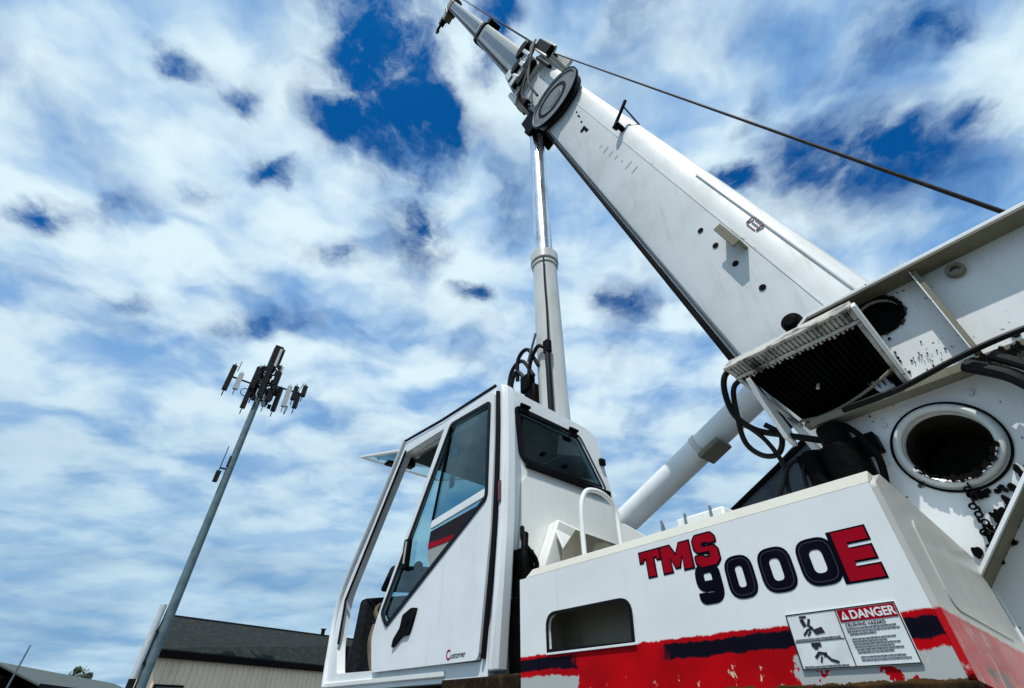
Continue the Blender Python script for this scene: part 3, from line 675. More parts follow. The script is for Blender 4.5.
# base tip collar and its clutter of sheaves, lugs and hoses
cl = MB(); section(cl, .40, -.09, .84, 11.0, 11.45); bbox(cl, -.41, .36, 11.75, .03, .30, .45); bbox(cl, .41, .36, 11.75, .03, .30, .45); bbox(cl, 0, .86, 11.6, .34, .06, .4); bbox(cl, -.2, .98, 11.9, .03, .10, .5); bbox(cl, .2, .98, 11.9, .03, .10, .5); bbox(cl, 0, -.12, 11.6, .3, .05, .4)
collar = cl.build('boom_collar', M['cyl'], ROOT, .015)
cg = MB(); bbox(cg, -.36, .40, 12.3, .06, .34, .14); bbox(cg, -.45, .55, 11.3, .05, .10, .22); bbox(cg, -.44, .12, 11.6, .05, .08, .3); cg.cyl(B(-.50, .66, 12.4), B(-.28, .66, 12.4), .20, n=20); cg.cyl(B(-.50, .36, 12.0), B(-.30, .36, 12.0), .17, n=20); bbox(cg, -.45, .30, 11.2, .04, .16, .16); bbox(cg, -.42, .90, 11.2, .05, .10, .5); bbox(cg, -.44, .70, 10.6, .04, .03, .5); bbox(cg, -.43, .05, 10.4, .05, .06, .4)
cg.build('collar_grease_parts', M['grease'], collar, .02)
cw = MB(); cw.loft([[B(-.36, -.05, 11.4), B(-.50, .02, 11.4), B(-.50, .26, 11.4), B(-.36, .30, 11.4)], [B(-.36, .02, 12.5), B(-.46, .06, 12.5), B(-.46, .22, 12.5), B(-.36, .26, 12.5)]]); bbox(cw, -.47, .46, 11.7, .03, .05, .18); bbox(cw, -.47, .66, 11.9, .03, .04, .30); bbox(cw, -.46, .80, 11.2, .02, .02, .6)
cw.build('collar_bracket', M['cyl'], collar, .02)
MB().ring(B(0, .97, 12.3), (1, 0, 0), .17, .05, .08, 32).cyl(B(-.24, .97, 12.3), B(.24, .97, 12.3), .05).build('guide_sheave', M['black'], collar)
for (a, b_) in ((.95, .30), (.9, .10), (.85, -.05)):
    MB().tube(curve([B(-.40, a, 12.2), B(-.52, a-.1, 11.6), B(-.50, .5, 11.0), B(-.50, b_, 10.4), B(-.40, b_-.05, 9.9)], 5), .022, 8).build('collar_hose', M['hose'], collar)

# telescopic sections
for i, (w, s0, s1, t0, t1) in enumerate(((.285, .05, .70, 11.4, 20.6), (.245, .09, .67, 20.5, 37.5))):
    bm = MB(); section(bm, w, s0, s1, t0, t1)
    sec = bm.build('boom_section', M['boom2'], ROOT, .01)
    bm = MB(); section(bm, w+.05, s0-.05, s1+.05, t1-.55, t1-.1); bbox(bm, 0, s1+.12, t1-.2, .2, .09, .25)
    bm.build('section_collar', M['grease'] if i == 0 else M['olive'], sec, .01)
    bm = MB(); bbox(bm, -w-.02, s0+.10, (t0+t1)/2, .015, .03, (t1-t0)/2-.4); bm.build('section_rail', M['black'], sec)
    bm = MB(); bbox(bm, -w-.004, s0+.35, (t0+t1)/2, .004, .10, (t1-t0)/2-1.2)
    bm.build('section_reflection', mat('blue_reflection', (.045, .075, .12), .35, 0., col2=(.09, .11, .12), nscale=3, spec=.25), sec)  # blue reflection band, painted on as a thin strip
hm = MB(); bbox(hm, -.24, .35, 38.3, .04, .50, 1.2); bbox(hm, .24, .35, 38.3, .04, .50, 1.2); bbox(hm, 0, .1, 38., .2, .3, .3); bbox(hm, 0, -.30, 38.2, .22, .26, .9)
head = hm.build('boom_head', M['olive'], ROOT, .02)
for x in (-.12, 0, .12):
    MB().ring(B(x, .75, 38.9), (1, 0, 0), .30, .08, .07, 32).build('head_sheave', M['black'], head)
    MB().ring(B(x, -.30, 39.0), (1, 0, 0), .40, .08, .07, 32).build('head_sheave', M['black'], head)
hb_ = MB(); hb_.tube(curve([B(-.1, -.75, 39.0), B(-.1, -1.1, 38.8), B(-.1, -1.35, 39.0), B(-.1, -1.45, 38.5), B(-.1, -1.3, 38.0)], 5), .08, 8)
bbox(hb_, -.1, -.75, 38.6, .14, .22, .6); hb_.tube([B(0, -.5, 39), B(0, -.7, 38.4)], .03, 6)
hb_.build('hook_block', M['grease'], head)
for x, s_ in ((-.3, .9), (-.33, .2)): MB().tube([B(x, s_, 39.4), B(x, s_-.3, 36.2)], .035, 6).build('head_strut', M['cyl'], head)

# hoist rope
rp = MB().tube([(2.8, -.65, 3.02), (2.8, 2.385, 12.553)], .0125, 8).tube([(2.8, 2.385, 12.553), tuple(B(0, 1.05, 38.9))], .016, 6).tube([(2.86, 2.36, 12.45), tuple(B(.06, 1.0, 38.9))], .014, 6)
rp.build('hoist_rope', M['rope'], ROOT)
MB().cyl((2.45, -.95, 2.95), (3.15, -.95, 2.95), .30, n=40).ring((2.43, -.95, 2.95), (1, 0, 0), .42, .05, .03).ring((3.17, -.95, 2.95), (1, 0, 0), .42, .05, .03).build('hoist_drum', M['olive'], ROOT, .01)

# ---- lift cylinder
ly = 2.83
lb = MB().tube([(2.8, ly, 2.0), (2.8, ly, 6.18)], .152, 40).build('lift_cylinder', M['cyl'], ROOT, .01)
MB().ring((2.8, ly, 6.19), (0, 0, 1), .180, .09, .16, 40).ring((2.8, ly, 6.06), (0, 0, 1), .166, .148, .05, 40).build('gland_collar', M['cyl'], lb, .012)
MB().cyl((2.8, ly, 6.1), (2.8, ly-.02, 9.55), .118, n=36).build('cylinder_rod', M['chrome'], lb)
MB().cyl((2.62, ly-.02, 9.62), (2.98, ly-.02, 9.62), .13, n=28).box(2.66, 2.94, ly-.20, ly+.06, 9.55, 9.85).build('rod_eye', M['grease'], lb, .02)
lug = MB(); bbox(lug, -.20, -.13, 9.95, .035, .16, .34); bbox(lug, .20, -.13, 9.95, .035, .16, .34); lug.build('boom_lug', M['grease'], bs, .01)
MB().tube(curve([(2.66, 2.70, 6.05), (2.645, 2.69, 5.6), (2.65, 2.69, 5.2), (2.635, 2.68, 4.8), (2.64, 2.69, 4.55)], 5), .012, 8).build('sensor_cable', M['hose'], lb)
MB().tube([(2.63, 2.70, 4.6), (2.63, 2.70, 3.2)], .030, 10).build('oil_pipe', M['hose'], lb)
MB().box(2.60, 2.66, 2.66, 2.74, 4.52, 4.68).build('pipe_clamp', M['black'], lb, .008)
vb = MB().box(2.60, 2.72, 2.90, 3.06, 3.9, 4.25).box(2.58, 2.68, 2.96, 3.10, 4.2, 4.40).build('valve_block', M['grease'], lb, .015)
for k, pts in enumerate((
    [(2.62, 2.92, 4.35), (2.60, 3.08, 4.62), (2.58, 3.24, 4.55), (2.58, 3.28, 4.25), (2.60, 3.16, 3.95), (2.62, 3.0, 3.8)],
    [(2.62, 2.98, 4.25), (2.58, 3.14, 4.50), (2.58, 3.24, 4.36), (2.60, 3.20, 4.1), (2.62, 3.05, 3.85)],
    [(2.64, 2.86, 4.45), (2.60, 2.98, 4.72), (2.58, 3.12, 4.66), (2.60, 3.16, 4.4)],
    [(2.63, 2.72, 4.60), (2.60, 2.82, 4.66), (2.60, 2.95, 4.50), (2.62, 3.0, 4.2)])):
    MB().tube(curve(pts, 6), .022, 8).build('cylinder_hose', M['hose'], lb)
MB().bar((2.60, 2.98, 4.55), (2.60, 2.84, 4.86), .02, .02).build('hose_stay', M['steel'], lb)

# ---- support tube on the far side
p0 = Vector((3.4, 3.35, 2.64)); p1 = Vector((3.4, .25, 3.935)); dd = (p1-p0).normalized()
sp = MB().cyl(p0, p1, .112, n=40).build('support_tube', M['cab'], ROOT, .01)
c_ = p0+dd*1.74; nn = Vector((1, 0, 0)).cross(dd)
if nn.z > 0: nn = -nn
MB().ring(c_, dd, .124, .111, .05, 40).build('tube_clamp', M['cyl'], sp, .006)
MB().obox(c_+dd*.085+nn*.128-XX*.05, dd, XX, nn, .105, .10, .022).obox(c_+dd*.0+nn*.11-XX*.02, dd, XX, nn, .02, .07, .03).build('tube_bracket', M['recess'], sp, .01)
MB().box(3.2, 3.6, 3.2, 3.5, 1.6, 2.7).build('tube_pedestal', M['cyl'], ROOT, .02)
MB().add(side([[(2.75, 2.55), (3.2, 2.70), (3.0, 3.02), (2.52, 2.86), (2.2, 2.62), (2.2, 2.4), (2.7, 2.4)]], 3.22, 3.245)).build('pedestal_plate', M['rear'], ROOT, .006)
# blue-grey cover panel behind the hoses
ec = MB().add(side([[(1.75, 2.70), (1.10, 3.06), (.2, 3.42), (.2, 1.8), (1.75, 1.8)]], 3.4, 3.9)).build('engine_cover', M['hood'], ROOT, .01)
MB().bar((3.395, 1.76, 2.71), (3.395, .2, 3.445), .03, .03, (1, 0, 0)).build('cover_trim', M['black'], ec)

def splat(bm, x, y, z, r, el=1.):
    n = 20; ph = random.random()*6
    a1, a2, a3 = (random.uniform(-.28, .28) for _ in range(3)); p1, p2, p3 = (random.uniform(0, 6.28) for _ in range(3))
    pts = []
    for k in range(n):
        a = 6.28318*k/n; q_ = r*(1+a1*math.sin(2*a+p1)+a2*math.sin(3*a+p2)+a3*math.sin(5*a+p3)); pts.append((y+q_*math.cos(a+ph), z+q_*el*math.sin(a+ph)))
    bm.add(side([pts], x-.004, x+.004)); return bm
# ---- turntable side frames
dark_hole = circ(.165, 3.03, .088, 32)
frame_out = [(.30, 2.66), (.42, 2.95), (.42, 3.125), (-2.4, 3.125), (-2.4, 2.66)]
fm = MB().add(side([frame_out, dark_hole], 2.30, 2.325))
fm.box(2.19, 2.43, -2.4, .40, 3.126, 3.146)
fm.loft([[(2.19, .401, 3.126), (2.43, .401, 3.126), (2.43, .401, 3.146), (2.19, .401, 3.146)], [(2.19, .44, 3.10), (2.43, .44, 3.10), (2.43, .455, 3.112), (2.19, .455, 3.112)], [(2.19, .455, 3.06), (2.43, .455, 3.06), (2.43, .47, 3.062), (2.19, .47, 3.062)]])
fr = fm.build('side_frame', M['frame'], ROOT, .004)
MB().box(2.192, 2.30, -2.4, .40, 3.119, 3.1255).build('flange_underside', M['olive'], fr)  # dark sheet: shade below the flange put into its colour
MB().box(2.225, 2.298, -.045, -.022, 2.665, 3.118).build('frame_stiffener', M['olive'], fr, .002)
MB().box(2.219, 2.2245, -.0275, -.0225, 2.665, 3.118).build('stiffener_edge', M['frame'], fr, .001)
MB().cyl((2.335, .165, 3.03), (2.34, .165, 3.03), .11, n=32).build('opening_dark_disc', M['grease'], fr)  # black disc added so that the opening looks dark inside
MB().ring((2.294, .165, 3.03), (1, 0, 0), .100, .086, .012, 40).build('hole_rim', M['grease'], fr, .003)
MB().ring((2.285, -.150, 3.062), (1, 0, 0), .032, .017, .03, 24).build('lifting_eye', M['olive'], fr, .004)
for y_, z_ in ((-.26, 2.80), (-.155, 2.71)): MB().cyl((2.299, y_, z_), (2.285, y_, z_), .014, n=12).build('frame_bolt', M['black'], fr)
gq = MB()
for k in range(34):
    splat(gq, 2.2975-k*.00002, random.gauss(.10, .05), random.gauss(2.74, .05), random.uniform(.0008, .0032))
for k in range(26):
    f_ = random.random()
    splat(gq, 2.2957-k*.00002, .215-.12*f_*.2+random.gauss(0, .014), 2.70+.24*f_, random.uniform(.002, .006))
for k in range(50):
    a = random.uniform(0, 6.28); splat(gq, 2.2944-k*.00002, .165+.098*math.cos(a), 3.03+.098*math.sin(a), random.uniform(.003, .010))
gq.build('grime_specks', mat('grime', (.02, .018, .014), .8, col2=(.09, .08, .06), nscale=20, spec=.05), fr)['kind'] = 'stuff'
lf = MB().box(2.235, 2.42, -2.4, .60, 2.622, 2.655).build('lower_flange', M['recess'], fr, .004)
MB().box(2.2305, 2.2345, -2.4, .58, 2.620, 2.652).build('flange_edge', M['olive'], lf)
MB().add(side([[(.42, 2.0), (.42, 3.12), (-2.4, 3.12), (-2.4, 2.0)]], 3.28, 3.305)).box(3.17, 3.45, -2.4, .42, 3.126, 3.146).build('side_frame', M['frame'], ROOT, .004)
MB().box(2.70, 3.27, .05, .32, 1.6, 2.9).build('frame_web', M['grease'], ROOT)
# lower plate with the big bore
bore = circ(.215, 2.40, .133, 48)
lower = [(.62, 1.60), (.62, 2.50), (.55, 2.624), (-2.4, 2.624), (-2.4, 1.60)]
lp = MB().add(side([lower, bore], 2.31, 2.335)).build('turntable_plate', M['frame'], ROOT, .003)
MB().ring((2.295, .215, 2.40), (1, 0, 0), .162, .133, .036, 56).build('bore_lip', M['cyl'], lp, .014, seg=3)
MB().ring((2.306, .215, 2.40), (1, 0, 0), .176, .168, .008, 56).build('bore_weld', M['grease'], lp)
MB().ring((2.50, .215, 2.40), (1, 0, 0), .150, .1325, .33, 48).cyl((2.665, .215, 2.40), (2.67, .215, 2.40), .15, n=40).build('bore_sleeve', mat('sleeve_dark', (.035, .034, .026), .7, col2=(.006, .005, .004), nscale=9, spec=.1), lp)  # near-black sleeve, mottled by noise
gb = MB(); random.seed(11)
for k in range(40):
    a = random.uniform(3.5, 5.9); rr = random.uniform(.129, .141)
    splat(gb, 2.2675+k*.00004, .215+rr*math.cos(a), 2.40+rr*math.sin(a), random.uniform(.003, .009), random.uniform(.8, 1.6))
for k in range(24):
    splat(gb, 2.3025+k*.00005, .215+random.uniform(-.10, .04), 2.40-.190+random.uniform(-.008, .006), random.uniform(.004, .010))
gb.build('grease_clumps', M['grease'], lp)
ch = MB(); py, pz = .222, 2.285
for k in range(15):
    f_ = k/14; cx_ = .226+.030*f_+.008*math.sin(k*2.1); cz_ = 2.272-.20*f_
    ch.ring((2.288, cx_, cz_), (1, 0, 0) if k % 2 else (0, 1, .2), .0125, .0065, .005, 12)
ch.build('hanging_chain', M['grease'], lp)
gq = MB()
for k in range(56):
    f_ = random.random()**1.6
    splat(gq, 2.300+k*.00006, .275-.27*f_+random.gauss(0, .012), 2.02+.27*f_+random.gauss(0, .014), random.uniform(.004, .016), 1.5)
gq.build('grease_smear', M['grease'], lp)
MB().tube(curve([(2.22, .02, 2.63), (2.20, -.07, 2.52), (2.20, -.11, 2.38), (2.20, -.07, 2.22), (2.24, .03, 2.06), (2.30, .10, 1.9)], 6), .026, 10).build('slew_hose', M['hose'], lp)
MB().tube(curve([(2.20, -.06, 2.62), (2.18, -.13, 2.50), (2.18, -.15, 2.35), (2.18, -.12, 2.2)], 6), .02, 10).build('slew_hose', M['hose'], lp)
MB().tube(curve([(2.20, .45, 2.625), (2.18, .25, 2.615), (2.17, .05, 2.64), (2.17, -.10, 2.655), (2.18, -.3, 2.66)], 6), .012, 8).build('flange_hose', M['hose'], lp)
gq = MB()
for k in range(40):
    splat(gq, 2.2295-k*.0001, random.uniform(-.14, .0), 2.632+random.gauss(0, .010), random.uniform(.004, .011))
gq.build('grease_build_up', M['grease'], lp)
# sloping guard at the rear corner
gd = MB().hexa([(2.21, .330, 1.925), (3.0, .330, 1.925), (3.0, -.42, 2.685), (2.21, -.42, 2.685), (2.21, .344, 1.939), (3.0, .344, 1.939), (3.0, -.406, 2.699), (2.21, -.406, 2.699)]).build('rear_guard', M['olive'], ROOT, .002)  # face in shade, with the shade put into its olive-brown colour
MB().bar((2.205, .340, 1.935), (2.205, -.413, 2.692), .012, .022, (1, 0, 0)).build('guard_edge', M['cab'], gd, .002)
MB().box(2.225, 2.245, .325, .345, 1.62, 1.925).box(2.275, 2.30, .318, .335, 1.62, 1.90).build('guard_post', M['cab'], gd, .003)
MB().box(2.246, 2.274, .328, .340, 1.62, 1.92).build('guard_gap', M['seal'], gd)
MB().box(2.302, 2.9, .322, .334, 1.62, 1.915).build('guard_panel', M['rear'], gd, .003)

for y_, z_ in ((-.02, 2.30), (.06, 2.56), (.36, 2.55), (.42, 2.40), (-.30, 2.40)):
    MB().cyl((2.3105, y_, z_), (2.300, y_, z_), .011, n=6).build('plate_bolt', M['cyl'], lp, .001)
for y_ in (-.10, -.22, -.34, .02, .10):
    MB().cyl((2.2995, y_, 2.685), (2.292, y_, 2.685), .008, n=6).build('frame_rivet', M['cyl'], fr, .001)
# ---- oil cooler slung beside the frame
oc = MB()
A, Bq = Vector((2.0, .80, 2.955)), Vector((2.0, .205, 2.945)); Cq, Dq = Vector((2.285, .205, 2.665)), Vector((2.285, .66, 2.66))
nrm = (Bq-A).cross(Dq-A).normalized()
if nrm.z < 0: nrm = -nrm
def cp(u, v, w=0.): return (A*(1-u)+Bq*u)*(1-v)+(Dq*(1-u)+Cq*u)*v+nrm*w
def cbox(bm, u0, u1, v0, v1, w0, w1): return bm.hexa([cp(u0, v0, w0), cp(u1, v0, w0), cp(u1, v1, w0), cp(u0, v1, w0), cp(u0, v0, w1), cp(u1, v0, w1), cp(u1, v1, w1), cp(u0, v1, w1)])
cool = cbox(cbox(MB(), .03, .97, .22, 1.02, .07, .16), .90, .998, .84, 1.10, .005, .069); 
cool = cool.build('oil_cooler', M['grease'], ROOT, .004)
fb = MB(); cbox(fb, .04, .96, .036, .160, .014, .05); cbox(fb, 0, 1, 0, .035, -.01, .13); cbox(fb, 0, 1, .16, .20, -.006, .05); cbox(fb, .965, 1.0, .2, 1., -.012, .02); cbox(fb, 0, .035, .2, 1., -.01, .02); cbox(fb, 0, .04, .036, .159, 0., .10); cbox(fb, .965, 1.0, .036, .159, 0., .12)
fb.build('cooler_frame', M['alu'], cool, .004)
fi = MB()
for k in range(27):
    u = .05+.90*k/27; cbox(fi, u, u+.017, .037, .159, .004, .0135); cbox(fi, u, u+.015, .201, .225+.03*((k*7) % 5)/5, .010, .069)
fi.build('cooler_fins', M['alu'], cool)['kind'] = 'stuff'
fi = MB()
for k in range(20):
    u = .05+.92*k/20; cbox(fi, u, u+.008, .24, .96, .04, .069)
fi.build('core_vanes', M['grease'], cool)
rl = MB(); cbox(rl, 1.002, 1.03, .0, 1.02, -.02, .05); rl.build('cooler_rail', M['frame'], cool, .004)
cb_ = MB(); cbox(cb_, .05, .95, .98, 1.06, -.02, .03); cb_.build('cooler_tray', M['olive'], cool, .006)
MB().tube(curve([cp(.04, .95, .02), cp(.25, .96, -.01), cp(.50, .93, -.02), cp(.75, .86, -.02), cp(.97, .78, .01)], 6), .007, 8).build('cooler_pipe', M['olive'], cool)
MB().cyl(cp(.42, .66, .05), cp(.42, .66, .0), .007).build('drain_plug', M['alu'], cool)
MB().add(back([[(2.02, 2.86), (2.28, 2.67), (2.28, 2.58), (2.20, 2.60), (2.05, 2.78)]], .70, .72)).build('cooler_bracket', M['frame'], cool, .004)
for pts, r_ in (([(2.06, .76, 2.98), (2.03, .815, 2.93), (2.05, .85, 2.85), (2.10, .86, 2.75), (2.18, .82, 2.68), (2.24, .72, 2.63), (2.29, .60, 2.57)], .015),
                ([(2.10, .74, 2.92), (2.05, .80, 2.86), (2.10, .85, 2.74), (2.16, .88, 2.63), (2.20, .84, 2.56), (2.24, .78, 2.56), (2.24, .74, 2.64), (2.2, .78, 2.70)], .013),
                ([(2.14, .84, 2.70), (2.20, .80, 2.62), (2.24, .78, 2.50), (2.24, .80, 2.38), (2.22, .78, 2.2)], .011),
                ([(2.29, .66, 2.50), (2.24, .74, 2.50), (2.22, .80, 2.42), (2.22, .84, 2.34), (2.24, .80, 2.2)], .010),
                ([(2.29, .62, 2.49), (2.25, .69, 2.48), (2.24, .72, 2.40), (2.24, .73, 2.2)], .009)):
    MB().tube(curve(pts, 6), r_, 10).build('cooler_hose', M['hose'], ROOT)
mt_ = MB().cyl((2.26, .54, 2.16), (2.26, .54, 2.50), .085, n=24).cyl((2.26, .54, 2.50), (2.26, .54, 2.60), .06, n=20).cyl((2.26, .66, 2.30), (2.26, .66, 2.52), .045, n=16).box(2.24, 2.305, .40, .72, 2.44, 2.52).tube(curve([(2.24, .48, 2.58), (2.21, .44, 2.50), (2.22, .42, 2.40), (2.24, .45, 2.28)], 5), .014, 8).build('swing_motor', M['grease'], ROOT, .02)

# ================================================================== CELL TOWER
TX, TY = 4.05, 44.8
tw = empty('cell_tower', (TX, TY, 0)); TWS = .76
tag(tw, 'tall galvanised steel monopole cell tower crowned with antennas, beside the shingle-roofed building', 'cell tower')
MB().tube([(TX, TY, -.55), (TX, TY, 15), (TX, TY, 31)], .35, 20, True, .25).build('pole', M['steel'], tw)
MB().cyl((TX, TY, -.52), (TX, TY, -.2), .8, n=24).build('base_plate', M['steel'], tw)
pf = MB()
random.seed(5)
arms = [(0, 27.2), (60, 26.6), (125, 27.2), (180, 26.6), (240, 27.2), (300, 26.6)]
pf.ring((TX, TY, 26.9), (0, 0, 1), .9, .7, .15, 24).ring((TX, TY, 28.6), (0, 0, 1), .8, .65, .12, 24)
for a, z in arms:
    r_ = 3.9 if a == 0 else 3.2 if a == 180 else 1.7
    c, s_ = math.cos(R(a)), math.sin(R(a))
    pf.tube([(TX, TY, z), (TX+c*r_, TY+s_*r_, z+.1)], .09, 8)
pf.build('antenna_mount', M['towerdark'], tw)
def panel(px, py, z0, z1, w, m='towerdark'):
    p = MB().obox((px, py, (z0+z1)/2), (1, 0, 0), (0, 1, 0), (0, 0, 1), w, w*.6, (z1-z0)/2).tube([(px, py+.22, z0-.5), (px, py+.22, z1+.4)], .05, 8).build('antenna', M[m], tw, .03)
for a in (20, 80, 140, 200, 260, 320):
    c, s_ = math.cos(R(a)), math.sin(R(a)); r_ = random.uniform(.75, 1.2)
    panel(TX+c*r_, TY+s_*r_, 25.6+random.uniform(-.6, .4), 28.6+random.uniform(-.3, .6), .24)
for (dx_, z0, z1, m_) in ((-3.0, 25.0, 27.8, 'towerdark'), (-2.2, 25.4, 27.2, 'towerlight'), (3.7, 26.9, 28.2, 'towerdark'), (3.3, 25.4, 27.0, 'towerdark'), (1.55, 24.4, 27.0, 'towerdark'), (2.3, 25.2, 27.6, 'towerlight'), (2.9, 26.2, 27.8, 'towerdark'), (-1.0, 23.8, 26.4, 'towerdark'), (.85, 26.8, 29.4, 'towerlight'), (.62, 24.6, 26.6, 'towerlight')):
    panel(TX+dx_, TY-.25, z0, z1, .22, m_)
MB().box(TX-.40, TX+.42, TY-.42, TY+.3, 28.6, 31.6).box(TX+.44, TX+.62, TY-.4, TY, 29.6, 31.4).build('top_antenna', M['towerdark'], tw, .03)
MB().tube([(TX+.25, TY-.46, 29.0), (TX+.25, TY-.46, 31.2)], .14, 8).build('top_whip', M['towerlight'], tw)
for k in range(26):
    a = random.uniform(0, 6.28); r_ = random.uniform(.5, 1.3)
    x_, y_, z_ = TX+math.cos(a)*r_, TY+math.sin(a)*r_, random.uniform(25, 29.5)
    MB().box(x_-.16, x_+.16, y_-.1, y_+.1, z_-.22, z_+.22).build('radio_unit', M['towerdark'], tw, .03)
MB().ring((TX+2.6, TY-.3, 24.9), (1, 0, 0), .45, .38, .06, 20).ring((TX-1.3, TY-.3, 25.4), (0, 1, 0), .42, .36, .06, 20).build('cable_loop', M['towerdark'], tw)
MB().tube([(TX+3.2, TY, 27.3), (TX+3.5, TY, 28.6)], .04, 6).tube([(TX-2.6, TY, 27.4), (TX-2.6, TY, 28.6)], .04, 6).build('lightning_rod', M['towerdark'], tw)
MB().bar((TX-.3, TY-.2, 18.0), (TX-.75, TY-.2, 18.0), .12, .12).tube([(TX-.75, TY-.2, 17.0), (TX-.75, TY-.2, 20.0)], .04, 6).box(TX-.9, TX-.55, TY-.4, TY, 16.8, 17.7).tube([(TX-.3, TY-.2, 18.2), (TX-.3, TY-.2, 19.2)], .07, 6).build('side_antenna', M['towerdark'], tw)
cv = MB().tube([(TX-.62, TY-.2, 3.4), (TX-.62, TY-.2, 7.7)], .21, 16).build('cable_cover', mat('cover_grey', (.55, .58, .60), .4), tw)
MB().box(TX-.72, TX-.28, TY-.32, TY-.1, 6.0, 6.15).box(TX-.72, TX-.28, TY-.32, TY-.1, 4.2, 4.35).box(TX-.82, TX-.42, TY-.4, TY, 2.6, 3.39).build('cover_bracket', M['towerdark'], tw)

tw.location = (TX*TWS+.22, TY*TWS, .384); tw.scale = (TWS,)*3
# ================================================================== BUILDINGS
E1_, E2_ = Vector((3.65, 36.82, 0)), Vector((22.6, 45.67, 0)); R1_, R2_ = Vector((3.97, 43.82, 0)), Vector((24.9, 49.93, 0))
B1_, B2_ = R1_*2-E1_, R2_*2-E2_
bd = empty('metal_building', tuple((E1_+B2_)/2)); bd.location.z = 0
tag(bd, 'long beige ribbed-metal building with dark shingle roof behind the cab', 'building')
ez, rz = 4.52, 6.98
U = Vector((0, 0, 1)); wd = (E2_-E1_).normalized(); ou = (R1_-E1_).normalized()
rf = MB()
for a, b_, c, d_ in ((E1_, E2_, R2_, R1_), (B1_, B2_, R2_, R1_)):
    q_ = [a+U*ez, b_+U*ez, c+U*rz, d_+U*rz]; rf.hexa([p-U*.14 for p in q_]+q_)
rf.build('roof', M['roof'], bd)
MB().bar(E1_+U*(ez-.25)-ou*.03, E2_+U*(ez-.25)-ou*.03, .08, .36).bar(E1_+U*(ez-.26), R1_+U*(rz-.26), .08, .26).bar(B1_+U*(ez-.26), R1_+U*(rz-.26), .08, .26).build('fascia', M['fascia'], bd)
MB().bar(R1_+U*(rz+.02), R2_+U*(rz+.02), .3, .08).build('ridge_cap', M['roof'], bd)
w0 = E1_+ou*.25+wd*.25; Lw = (E2_-E1_).length-.5; rib = []; x_ = 0; nw = Vector((wd.y, -wd.x, 0))
while x_ < Lw:
    for dx_, dn in ((0, 0), (.20, 0), (.23, .07), (.30, .07), (.33, 0)): rib.append(w0+wd*(x_+dx_)+nw*dn)
    x_ += .40
MB().loft([[p+U*.02 for p in rib], [p+U*(ez-.25) for p in rib]], cap=False, closed=False).build('wall', M['wall'], bd, smooth=False)
gw = MB(); 
for a, c, d_ in ((E1_+wd*.25, R1_+wd*.25, B1_+wd*.25), (E2_-wd*.25, R2_-wd*.25, B2_-wd*.25)):
    gw.b.faces.new([gw.b.verts.new(p) for p in (a+ou*.25, d_-ou*.25, d_-ou*.25+U*(ez-.15), c+U*(rz-.15), a+ou*.25+U*(ez-.15))])
gw.quad([B1_-ou*.25, B2_-ou*.25, B2_-ou*.25+U*ez, B1_-ou*.25+U*ez])
gw.build('gable_wall', M['wall'], bd, smooth=False)
for d0, d1 in ((.35, 2.1), (9.6, 12.6)):
    a = w0+wd*d0+nw*.06; b_ = w0+wd*d1+nw*.06
    wf = MB().bar(a+U*2.05, b_+U*2.05, .06, 1.7).build('window', M['fascia'], bd, .01)
    MB().bar(a+wd*.08+nw*.035+U*2.05, b_-wd*.08+nw*.035+U*2.05, .012, 1.5).build('pane', mat('dark_pane', (.015, .017, .02), .1, coat=.5), wf)
vt = R1_.lerp(R2_, .60); MB().cyl(vt+U*rz, vt+U*(rz+.45), .16, n=12).cyl(vt+U*(rz+.45), vt+U*(rz+.5), .26, n=12).build('roof_vent', M['fascia'], bd)

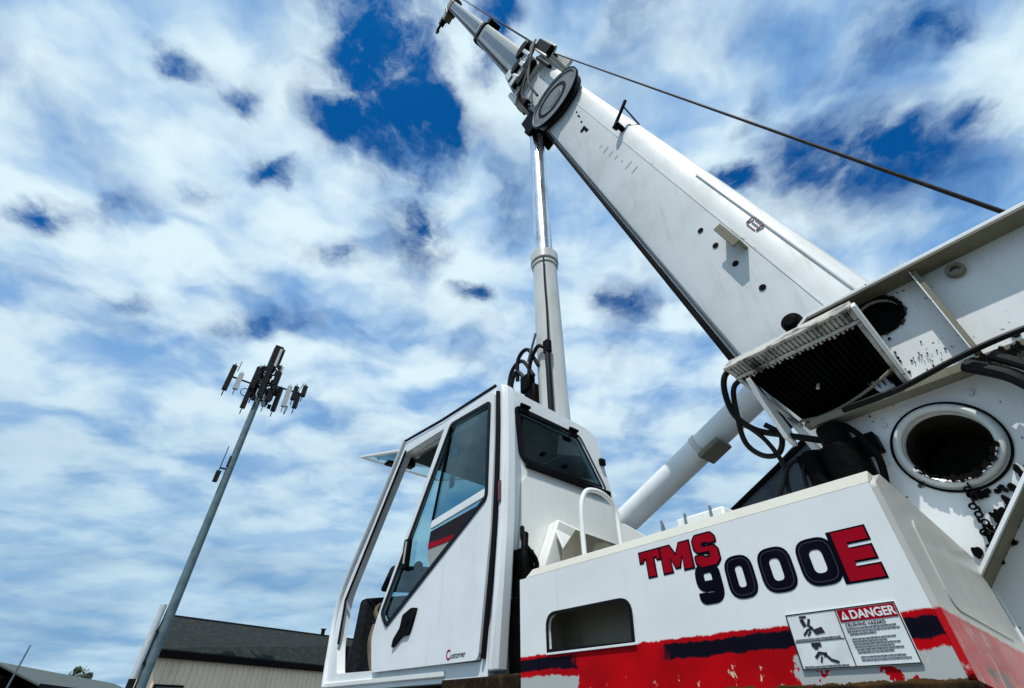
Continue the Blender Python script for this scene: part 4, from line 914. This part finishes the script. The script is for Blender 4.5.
def low_building(name, label, f0, f1, depth, z, rise, mr, wl):
    f0, f1 = Vector(f0), Vector(f1); u = (f1-f0).normalized(); n = Vector((-u.y, u.x, 0))
    o = empty(name, tuple((f0+f1)/2)); tag(o, label, 'building')
    a, b_, c, d_ = f0, f1, f1+n*depth, f0+n*depth
    MB().hexa([p for p in (a, b_, c, d_)]+[p+U*(z-.4) for p in (a, b_, c, d_)]).build('wall', wl, o)
    mids = [(a+d_)/2-u*.4, (b_+c)/2+u*.4]; k = n*.4
    a, b_, c, d_ = a-k-u*.4, b_-k+u*.4, c+k+u*.4, d_+k-u*.4
    m = MB()
    for p, q_, r0, r1 in ((a, b_, mids[1], mids[0]), (d_, c, mids[1], mids[0])):
        top = [p+U*(z-.05), q_+U*(z-.05), r0+U*(z+rise), r1+U*(z+rise)]; m.hexa([v-U*.12 for v in top]+top)
    m.build('roof', mr, o)
    MB().bar(a+U*(z-.2), b_+U*(z-.2), .1, .45).build('fascia', M['fascia'], o)
    return o
wl2 = mat('dull_wall', (.16, .17, .17), .8)
low_building('outbuilding', 'low dark-roofed outbuilding at the far left edge', (-7.5, 44., 0), (-1.75, 71.0, 0), 9., 3.85, 1.75, M['roof3'], wl2)
low_building('long_shed', 'long low shed with flat grey-green roof left of the cell tower', (-1.35, 60.5, 0), (9.6, 97., 0), 7., 3.5, 1.45, M['roof2'], wl2)
o = MB().tube([(-2.95, 58.9, 0), (-2.95, 58.9, 3), (-2.95, 58.9, 5.95)], .09, 8, True, .05).cyl((-2.95, 58.9, 0), (-2.95, 58.9, .15), .2).build('flag_pole', M['steel'])
tag(o, 'thin bare grey pole standing in front of the far-left outbuilding', 'pole')

# small tree beyond the shed
tr = empty('tree', (2.2, 112., 0)); tag(tr, 'small dark green treetop showing above the long low shed', 'tree')
MB().tube([(2.2, 112, 0), (2.25, 112, 3.2), (2.15, 112.1, 5.6)], .22, 10, True, .07).tube([(2.22, 112, 3.), (3.1, 112.2, 5.2)], .09, 8, True, .03).tube([(2.22, 112, 3.2), (1.3, 111.8, 5.4)], .09, 8, True, .03).build('trunk', M['bark'], tr)
lv = MB(); random.seed(9)
for k in range(1500):
    c = random.choice([(2.2, 112, 6.4, 1.1), (3.0, 112.2, 5.8, .9), (1.3, 111.9, 5.9, .95), (2.4, 111.6, 5.4, 1.0), (3.4, 112, 6.3, .5), (1.6, 112, 7.0, .5)])
    v = Vector((random.gauss(0, 1), random.gauss(0, 1), random.gauss(0, 1))).normalized()*c[3]*random.uniform(.35, 1.05)
    p = Vector(c[:3])+v; a = Vector((random.gauss(0, 1), random.gauss(0, 1), random.gauss(0, 1))).normalized()*.15; b_ = a.orthogonal().normalized()*.09
    lv.quad([p-a, p+b_, p+a, p-b_])
lv.build('crown', M['leaf'], tr, smooth=False)

# every child of the crane keeps the plain world-space coordinates of its vertices
print('objects', len(bpy.data.objects))
